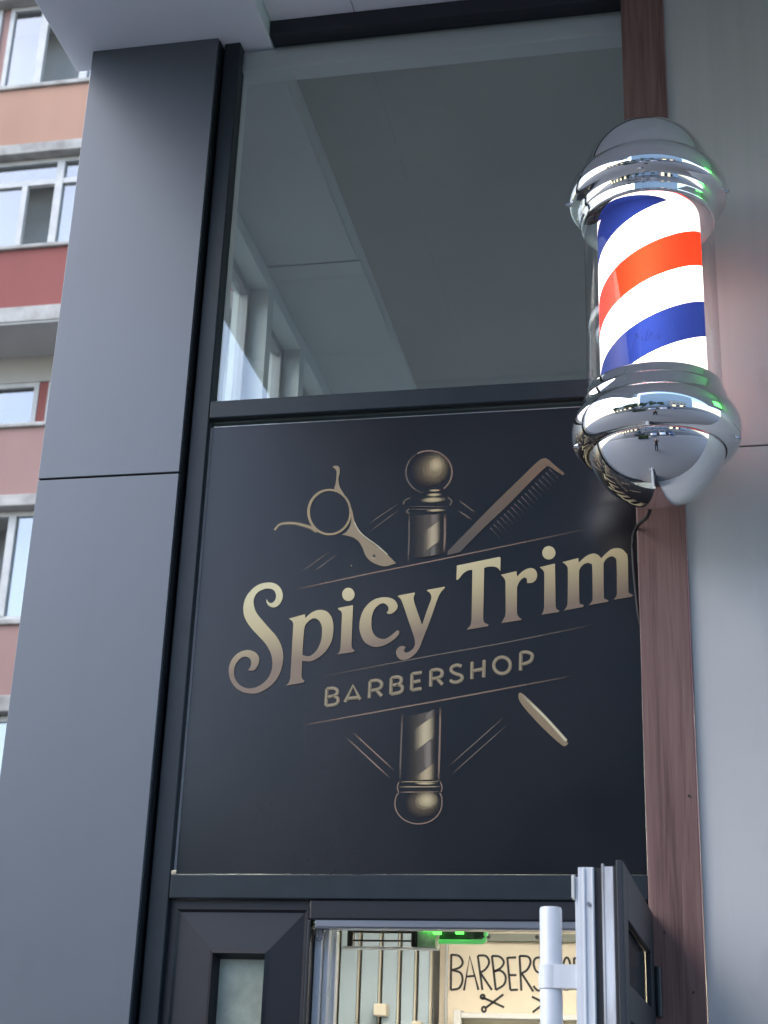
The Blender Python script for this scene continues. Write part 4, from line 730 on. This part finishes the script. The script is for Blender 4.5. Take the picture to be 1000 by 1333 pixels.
def window(x0, x1, z0, z1, y, mull=(), trans=(), glass='glass_far', skip=(), f=.075):
    bm = boxes([(x0, x1, y, y + .09, z0, z0 + f), (x0, x1, y, y + .09, z1 - f, z1), (x0, x0 + f, y, y + .09, z0 + f + .001, z1 - f - .001), (x1 - f, x1, y, y + .09, z0 + f + .001, z1 - f - .001)])
    for (xm, a, b, w) in mull: bx(bm, xm - w / 2, xm + w / 2, y - .012, y + .07, a, b)
    for (zm, a, b) in trans: bx(bm, a, b, y - .006, y + .08, zm - .045, zm + .045)
    w = obj('window', bm, MT['white_frame'], t)
    pan = [(a, b, y + .04, y + .05, c, d) for a, b, c, d in ([(x0 + f, x1 - f, z0 + f, z1 - f)] if not skip else skip)]
    split('pane', boxes(pan), MT[glass], w)
    return w
def bay(xa, storey):
    """one window bay, 2.9 m wide, in each of the storeys that the photo shows"""
    if storey == 5: window(xa, xa + 2.6, 16.86, 18.49, 15.08, mull=[(xa + .62 + k, 16.93, 18.42, .13) for k in (0, .78, 1.42)], skip=[(xa + .1, xa + .54, 16.95, 18.4), (xa + 1.47, xa + 1.96, 16.95, 18.4)])
    if storey == 4: window(xa, xa + 2.6, 13.86, 15.46, 15.08, mull=[(xa + .72, 13.93, 14.98, .09), (xa + 1.27, 13.93, 15.38, .12), (xa + 2.0, 13.93, 14.98, .08)], trans=[(15.03, xa + .08, xa + 2.52)], skip=[(xa + .1, xa + .67, 13.94, 14.98), (xa + .1, xa + 1.2, 15.08, 15.38), (xa + 1.34, xa + 2.5, 13.94, 14.98), (xa + 1.34, xa + 2.5, 15.08, 15.38)])
    if storey == 3: window(xa, xa + 2.6, 11.0, 12.02, 15.92, mull=[(xa + 1.3, 11.0, 11.95, .10)])
    if storey == 2: window(xa, xa + 2.6, 7.925, 9.545, 15.08, mull=[(xa + .72, 8.0, 9.47, .11), (xa + 1.75, 8.0, 9.47, .08)], skip=[(xa + .78, xa + 2.5, 8.0, 9.47)])
    if storey == 1: window(xa, xa + 2.6, 4.98, 6.6, 15.08, mull=[(xa + 1.3, 5.05, 6.5, .11)])
# the bay near the pillar is at x = -10.5 ; its neighbours repeat it
for k in range(-4, 3):
    xa = -10.46 + 2.75 * k
    for s in (1, 2, 3, 4, 5):
        off = {5: -.0 , 4: -.03, 3: -1.66, 2: .50, 1: 0}[s]
        bay(xa + off, s)
        obj('pier', boxes([(xa + off + 2.603, xa + off + 2.747, 15.12 if s != 3 else 15.93, 15.35 if s != 3 else 16.1, {5: 16.845, 4: 13.855, 3: 10.87, 2: 7.925, 1: 4.975}[s], {5: 18.495, 4: 15.465, 3: 12.015, 2: 9.545, 1: 6.61}[s])]), MT['red' if s == 3 else 'pink'], t)
obj('curtain', boxes([(-10.6, -9.53, 16.12, 16.14, 11.35, 12.1)]), MT['curtain'], t)
# tube lamp in the room behind the open sash
c = thing('fluorescent_lamp', 'bright tube lamp glowing behind the open apartment window', 'lamp', (-9.6, 15.6, 14.35))
bm = bmesh.new(); tube(bm, [(-10.2, 15.70, 14.225), (-8.95, 15.70, 14.225)], .03, 10); obj('tube', bm, MT['tube_lamp'], c)
obj('fitting', boxes([(-10.25, -8.9, 15.67, 15.75, 14.265, 14.33)]), MT['white_frame'], c)

# =================================================================== STREET BEHIND THE CAMERA (seen mirrored in the chrome and glass)
def car(x, y, rz, colr, label):
    t = thing('parked_car', label, 'car', (x, y, -.13 if y < -9.3 else 0), rz, 'cars parked across the pavement')
    paint = mat('car_paint', colr, .25, .3, .03, 2, coat=1)
    # body: cross-sections along the length (x), smooth tumblehome
    def loft(name, secs, m):
        bm = bmesh.new(); prev = None
        for sx, w0, z0, w1, z1, w2, z2 in secs:
            ring = [bm.verts.new(p) for p in ((sx, -w0, z0), (sx, -w1, z1), (sx, -w2, z2), (sx, 0, z2 + .02), (sx, w2, z2), (sx, w1, z1), (sx, w0, z0))]
            if prev:
                for i in range(7): bm.faces.new((prev[i], prev[(i + 1) % 7], ring[(i + 1) % 7], ring[i]))
            else: bm.faces.new(ring)
            prev = ring
        bm.faces.new(list(reversed(prev)))
        bmesh.ops.subdivide_edges(bm, edges=[], cuts=1)
        o = obj(name, bm, m, t, local=True); sharp(o, 50)
        return o
    loft('body', [(-2.15, .70, .35, .74, .55, .62, .72), (-2.05, .80, .22, .86, .6, .74, .92), (-1.2, .84, .2, .90, .62, .80, .98), (0, .84, .2, .91, .62, .82, .95), (1.1, .84, .2, .90, .6, .78, .92), (1.95, .78, .22, .84, .5, .68, .76), (2.18, .62, .32, .70, .45, .58, .58)], paint)
    loft('cabin', [(-1.85, .62, .93, .62, .95, .58, .98), (-1.25, .72, .93, .66, 1.2, .56, 1.40), (-.3, .74, .93, .68, 1.22, .58, 1.47), (.4, .74, .9, .66, 1.2, .56, 1.42), (1.2, .68, .9, .64, .92, .58, .95)], MT['glass_dark'])
    obj('roof', boxes([(-1.15, .35, -.56, .56, 1.42, 1.475)]), paint, t, bevel=.02, local=True)
    for sx in (-1.35, 1.35):
        for sy in (-.80, .80):
            bm = bmesh.new(); tube(bm, [(sx, sy - .1, .32), (sx, sy + .1, .32)], .32, 24); w = obj('wheel', bm, MT['tyre'], t, local=True)
            bm = bmesh.new(); s = 1 if sy > 0 else -1; tube(bm, [(sx, sy + s * .10, .32), (sx, sy + s * .115, .32)], .2, 18); obj('rim', bm, MT['alu'], w, local=True)
    for sy in (-.62, .62):
        obj('tail_light', boxes([(-2.16, -2.06, sy - .14, sy + .14, .66, .80)]), MT['tail'], t, bevel=.01, local=True)
        obj('headlight', boxes([(2.06, 2.16, sy - .13, sy + .13, .52, .64)]), MT['pvc'], t, bevel=.01, local=True)
MT['glass_dark'] = mat('car_glass', (.02, .025, .03), .05, 0, .1)
car(-.6, -11.3, R(88), (.35, .37, .40), 'silver car parked nose out behind the photographer, nearest the hedge')
car(2.0, -11.6, R(90), (.75, .75, .76), 'white car parked between the silver car and the dark blue car')
car(4.7, -11.4, R(93), (.03, .05, .12), 'dark blue car parked at the right end of the row')
car(-6.2, -12.6, R(4), (.05, .05, .055), 'black car standing in the road left of the hedge')

def foliage(n, fn, size):
    bm = bmesh.new()
    for k in range(n):
        p = fn(); a = Vector((random.gauss(0, 1), random.gauss(0, 1), random.gauss(0, 1))).normalized(); b = a.orthogonal().normalized(); c = a.cross(b); s = size * random.uniform(.6, 1.3)
        bm.faces.new([bm.verts.new(p + b * s * u + c * s * .6 * v) for u, v in ((-1, 0), (0, -1), (1, 0), (0, 1))])
    return bm
hd = thing('hedge', 'low clipped green hedge along the kerb behind the photographer', 'hedge', (-2.9, -9.0, 0))
obj('leaves', foliage(5000, lambda: Vector((random.uniform(-4.4, -1.7), random.uniform(-8.7, -7.9), random.uniform(.05, .78 + .08 * random.random()))), .05), MT['leaf'], hd)
obj('core', boxes([(-4.3, -1.8, -8.6, -8.0, 0, .70)]), mat('hedge_twigs', (.03, .04, .02), .9), hd)
def tree(x, y, h, rad, label):
    t = thing('street_tree', label, 'tree', (x, y, 0), group='trees across the road')
    bm = bmesh.new(); tube(bm, [(x, y, -.3), (x + .05, y, h * .3), (x - .05, y + .1, h * .55), (x, y, h * .85)], .2, 10, .05)
    cl = []
    for k in range(11):
        a = random.uniform(0, 6.28); rr = rad * random.uniform(.35, .85); z = h * random.uniform(.42, .9)
        e = Vector((x + rr * math.cos(a), y + rr * math.sin(a), z)); s = Vector((x, y, z - h * .16))
        tube(bm, [s, (s + e) / 2 + Vector((0, 0, .1)), e], .07, 6, .02); cl.append(e)
    cl += [Vector((x, y, h * .9)), Vector((x, y, h * .7))]
    obj('trunk', bm, MT['bark'], t)
    def f():
        c = random.choice(cl); d = Vector((random.gauss(0, 1), random.gauss(0, 1), random.gauss(0, .8))).normalized()
        return c + d * rad * .42 * random.random() ** .4
    obj('crown', foliage(3000, f, .14), MT['leaf'], t)
for n, (x, y, h, r_) in enumerate(((-9, -19, 6.5, 2.2), (-5.2, -19.5, 5.6, 2.0), (-1.5, -20, 6.4, 2.3), (2.6, -19.2, 5.2, 1.9), (-14, -20, 7.2, 2.6), (-19, -16, 7.4, 2.7))):
    tree(x, y, h, r_, 'leafy street tree across the road, %s' % ['between the two shortest on the left', 'short one left of the lamp post', 'tall one right of the lamp post', 'smallest one beside the lit shops', 'second from the far left', 'leftmost and fullest one'][n])
t = thing('street_lamp', 'tall grey double armed street lamp across the road', 'street lamp', (-.4, -18.3, 0))
bm = bmesh.new(); tube(bm, [(-.4, -18.3, -.3), (-.4, -18.3, 8.4)], .09, 12, .05); obj('post', bm, MT['alu'], t)
bm = bmesh.new(); tube(bm, [(-1.6, -18.3, 8.7), (-.4, -18.3, 8.3), (.8, -18.3, 8.7)], .04, 8); obj('arm', bm, MT['alu'], t)
for s in (-1.75, .95): obj('lamp_head', boxes([(s - .3, s + .3, -18.4, -18.2, 8.66, 8.76)]), MT['alu'], t, bevel=.02)
def block(x0, x1, y, h, c, label, lit=True):
    t = thing('shop_building', label, 'building', ((x0 + x1) / 2, y, 0))
    obj('wall', boxes([(x0, x1, y - 8, y, -.3, h)]), mat('street_render', c, .9, 0, .1, .7), t)
    n = int((x1 - x0) / (2.6 if h < 20 else 7.4)); st = (x1 - x0) / n
    for k in range(n):
        xa = x0 + st * k + .5
        if h > 20:
            obj('panel_joint', boxes([(xa - .52, xa - .50, y + .001, y + .004, 0, h - .1)]), MT['joint'], t)
            continue
        for f in range(1, int(h / 3)):
            w = obj('window', boxes([(xa, xa + st - 1, y + .001, y + .06, 3.1 * f + .9, 3.1 * f + 1), (xa, xa + st - 1, y + .001, y + .06, 3.1 * f + 2.3, 3.1 * f + 2.4), (xa, xa + .08, y + .001, y + .06, 3.1 * f + 1.001, 3.1 * f + 2.299), (xa + st - 1.08, xa + st - 1, y + .001, y + .06, 3.1 * f + 1.001, 3.1 * f + 2.299)]), MT['white_frame'], t)
            obj('pane', boxes([(xa + .08, xa + st - 1.08, y + .002, y + .03, 3.1 * f + 1, 3.1 * f + 2.3)]), MT['glass_dark'], w)
        if lit: obj('shop_window', boxes([(xa - .2, xa + st - .9, y + .001, y + .05, .3, 2.4)]), MT['warm_window'] if k % 2 == 0 else MT['glass_dark'], t)
    obj('roof', boxes([(x0 - .2, x1 + .2, y - 8.2, y + .2, h + .001, h + .25)]), MT['concrete'], t)
block(-40, -14, -30, 8.4, (.45, .42, .36), 'beige building across the road, leftmost of the row')
block(-10.8, 38, -33, 24, (.42, .49, .56), 'tall pale blue building across the road, behind the trees', False)
block(11, 23, -27, 8.2, (.50, .44, .38), 'cream building with lit yellow shop windows, rightmost across the road')
# pharmacy style green light box further along the shop wall
t = thing('lit_shop_sign', 'blank green illuminated box sign standing out from the wall to the right', 'sign', (2.6, -.3, 4.1))
obj('case', boxes([(2.30, 2.42, -.62, -.05, 3.82, 4.30)]), MT['white_frame'], t, bevel=.008)
split('lit_face', boxes([(2.288, 2.299, -.60, -.07, 3.84, 4.28), (2.421, 2.432, -.60, -.07, 3.84, 4.28)]), MT['green_lit'], t)
obj('wall_bracket', boxes([(2.34, 2.38, -.049, -.001, 4.0, 4.12)]), MT['alu'], t)

# ------------------------------------------------------------------- the photographer, mirrored tiny in the chrome dome
def skin_figure(name, verts, edges, m, parent, root=0, sub=2):
    me = bpy.data.meshes.new(name); me.from_pydata([v[:3] for v in verts], edges, []); o = link(name, me, parent, [m])
    md = o.modifiers.new('skin', 'SKIN'); md.use_smooth_shade = True
    for i, v in enumerate(verts): me.skin_vertices[0].data[i].use_root = (i == root)
    for i, v in enumerate(verts):
        if len(v) > 4: me.skin_vertices[0].data[i].radius = (v[3], v[4])
    s = o.modifiers.new('sub', 'SUBSURF'); s.levels = sub; s.render_levels = sub
    return o
P = thing('person', 'person in black shirt and dark trousers holding up a phone on the pavement', 'person', (0, -3.80, 0))
def chain_mesh(chains, rad):
    verts = []; idx = {}; edges = []
    for ch in chains:
        prev = None
        for p in ch:
            k = tuple(round(v, 4) for v in p[:3])
            if k not in idx: idx[k] = len(verts); verts.append((*k, p[3], p[4] if len(p) > 4 else p[3]))
            if prev is not None and prev != idx[k]: edges.append((prev, idx[k]))
            prev = idx[k]
    return verts, edges
pel = (0, 0, .95, .13, .10); ch1 = (0, -.01, 1.12, .125, .09); ch2 = (0, 0, 1.30, .15, .10); nb = (0, .0, 1.43, .07, .065)
nk = (0, .01, 1.51, .046); h1 = (0, .035, 1.575, .056, .066); h2 = (0, .025, 1.645, .074, .088); h3 = (0, .02, 1.71, .062, .075)
body = [[pel, ch1, ch2, nb, nk, h1, h2, h3], [h2, (0, .112, 1.622, .009)],
        [h2, (.088, .015, 1.635, .010, .018)], [h2, (-.088, .015, 1.635, .010, .018)]]
for s in (-1, 1):
    hip = (.10 * s, 0, .90, .085); kn = (.12 * s, .01, .50, .058); an = (.13 * s, -.01, .09, .040)
    body.append([pel, hip, kn, (.125 * s, -.02, .35, .055), an, (.14 * s, .05, .04, .038, .03), (.15 * s, .14, .03, .036, .022)])
    sh = (.185 * s, 0, 1.40, .058); el = (.23 * s, .10, 1.17, .042); wr = (.085 * s, .30, 1.50, .026); pm = (.070 * s, .335, 1.555, .034, .016)
    body.append([nb, sh, el, (.17 * s, .19, 1.32, .038), wr, pm])
    for f, (dz, ln) in enumerate(((.030, .034), (.014, .040), (-.004, .038), (-.020, .030))):
        body.append([pm, (.072 * s, .362, 1.575 + dz, .0085), (.052 * s, .372 + .003 * f, 1.578 + dz, .0078), (.052 * s - ln * .6 * s, .374, 1.580 + dz, .0070)])
    body.append([pm, (.060 * s, .330, 1.540, .011), (.042 * s, .345, 1.548, .0095), (.028 * s, .352, 1.560, .0085)])
v, e = chain_mesh(body, 0)
BODY = skin_figure('body', v, e, MT['skin'], P, 0, 2)
ev = BODY.evaluated_get(bpy.context.evaluated_depsgraph_get())
def face_y(x, z):
    ok, hit, nn, ii = ev.ray_cast(Vector((x, 1, z)), Vector((0, -1, 0)))
    return hit.y if ok else .09
v, e = chain_mesh([[(0, 0, .84, .175, .135), (0, 0, .92, .170, .130), (0, -.01, 1.12, .155, .115), (0, 0, 1.30, .172, .120), (0, 0, 1.40, .12, .09), (0, 0, 1.45, .072, .07)]] + [[(0, 0, 1.40, .12, .09), (.185 * s, 0, 1.40, .072), (.222 * s, .07, 1.24, .062)] for s in (-1, 1)], 0)
skin_figure('shirt', v, e, MT['shirt'], P, 0, 2)
v, e = chain_mesh([[(0, 0, 1.10, .140, .108), (0, 0, .92, .16, .125)]] + [[(0, 0, .92, .16, .125), (.10 * s, 0, .85, .105), (.12 * s, .01, .50, .078), (.13 * s, -.01, .10, .070), (.13 * s, -.01, .055, .068)] for s in (-1, 1)], 0)
skin_figure('trousers', v, e, MT['jeans'], P, 0, 2)
for s in (-1, 1):
    v, e = chain_mesh([[(.13 * s, -.05, .045, .045, .04), (.14 * s, .05, .042, .046, .036), (.15 * s, .16, .036, .042, .028)]], 0)
    skin_figure('shoe', v, e, MT['gasket'], P, 0, 1)
v, e = chain_mesh([[(0, -.040, 1.585, .062, .045), (0, -.038, 1.66, .084, .062), (0, -.012, 1.715, .086, .070), (0, .035, 1.735, .074, .045), (0, .075, 1.715, .05, .022)]], 0)
skin_figure('hair', v, e, MT['hair'], P, 0, 2)
for s in (-1, 1):
    bm = bmesh.new(); bmesh.ops.create_icosphere(bm, subdivisions=2, radius=.010); bmesh.ops.translate(bm, verts=bm.verts, vec=(.029 * s, face_y(.029 * s, 1.650) - .004, 1.650))
    obj('eye', bm, MT['pvc'], P, smooth=True, local=True)
bm = bmesh.new(); bmesh.ops.create_icosphere(bm, subdivisions=2, radius=1)
for q in bm.verts: q.co = Vector((q.co.x * .022, q.co.y * .005 + face_y(0, 1.585), q.co.z * .006 + 1.585))
obj('mouth', bm, mat('lips', (.32, .12, .10), .5), P, smooth=True, local=True)
for s in (-1, 1):
    bm = bmesh.new(); bmesh.ops.create_icosphere(bm, subdivisions=2, radius=.0045); bmesh.ops.translate(bm, verts=bm.verts, vec=(.029 * s, face_y(.029 * s, 1.650) + .0035, 1.650))
    obj('iris', bm, MT['hair'], P, smooth=True, local=True)
    bm = bmesh.new(); bx(bm, .029 * s - .016, .029 * s + .016, face_y(.029 * s, 1.672) - .004, face_y(.029 * s, 1.672) + .003, 1.669, 1.675); obj('eyebrow', bm, MT['hair'], P, local=True)
o = obj('phone', boxes([(-.040, .040, -3.438, -3.429, 1.525, 1.685)]), MT['gasket'], bevel=.003)
tag(o, 'black phone held upright in both hands of the person in the black shirt', 'phone')
# =================================================================== LIGHT
w = bpy.data.worlds.new('World'); sc.world = w; w.use_nodes = True
n = w.node_tree.nodes; l = w.node_tree.links
sky = n.new('ShaderNodeTexSky'); sky.sky_type = 'NISHITA'; sky.sun_disc = False
sky.sun_elevation = R(42); sky.sun_rotation = R(-122); sky.air_density = 1.05; sky.dust_density = 1.3; sky.ozone_density = 1.2; sky.altitude = 50
l.new(sky.outputs[0], n['Background'].inputs[0]); n['Background'].inputs[1].default_value = .15
sun = bpy.data.objects.new('sun', bpy.data.lights.new('sun', 'SUN')); col.objects.link(sun)
sun.data.energy = .25; sun.data.angle = R(25); sun.data.color = (1, .95, .88)
# direction towards the sun (left of the street)
el, az = R(42), R(-122)
d = Vector((math.sin(az) * math.cos(el), math.cos(az) * math.cos(el), math.sin(el)))
sun.rotation_euler = d.to_track_quat('Z', 'Y').to_euler()
sc.view_settings.view_transform = 'Standard'; sc.view_settings.look = 'None'; sc.view_settings.gamma = 1
sc.view_settings.exposure = 1.93
sc.cycles.max_bounces = 8; sc.cycles.transparent_max_bounces = 16; sc.cycles.glossy_bounces = 5; sc.cycles.diffuse_bounces = 4
sc.cycles.sample_clamp_indirect = 4
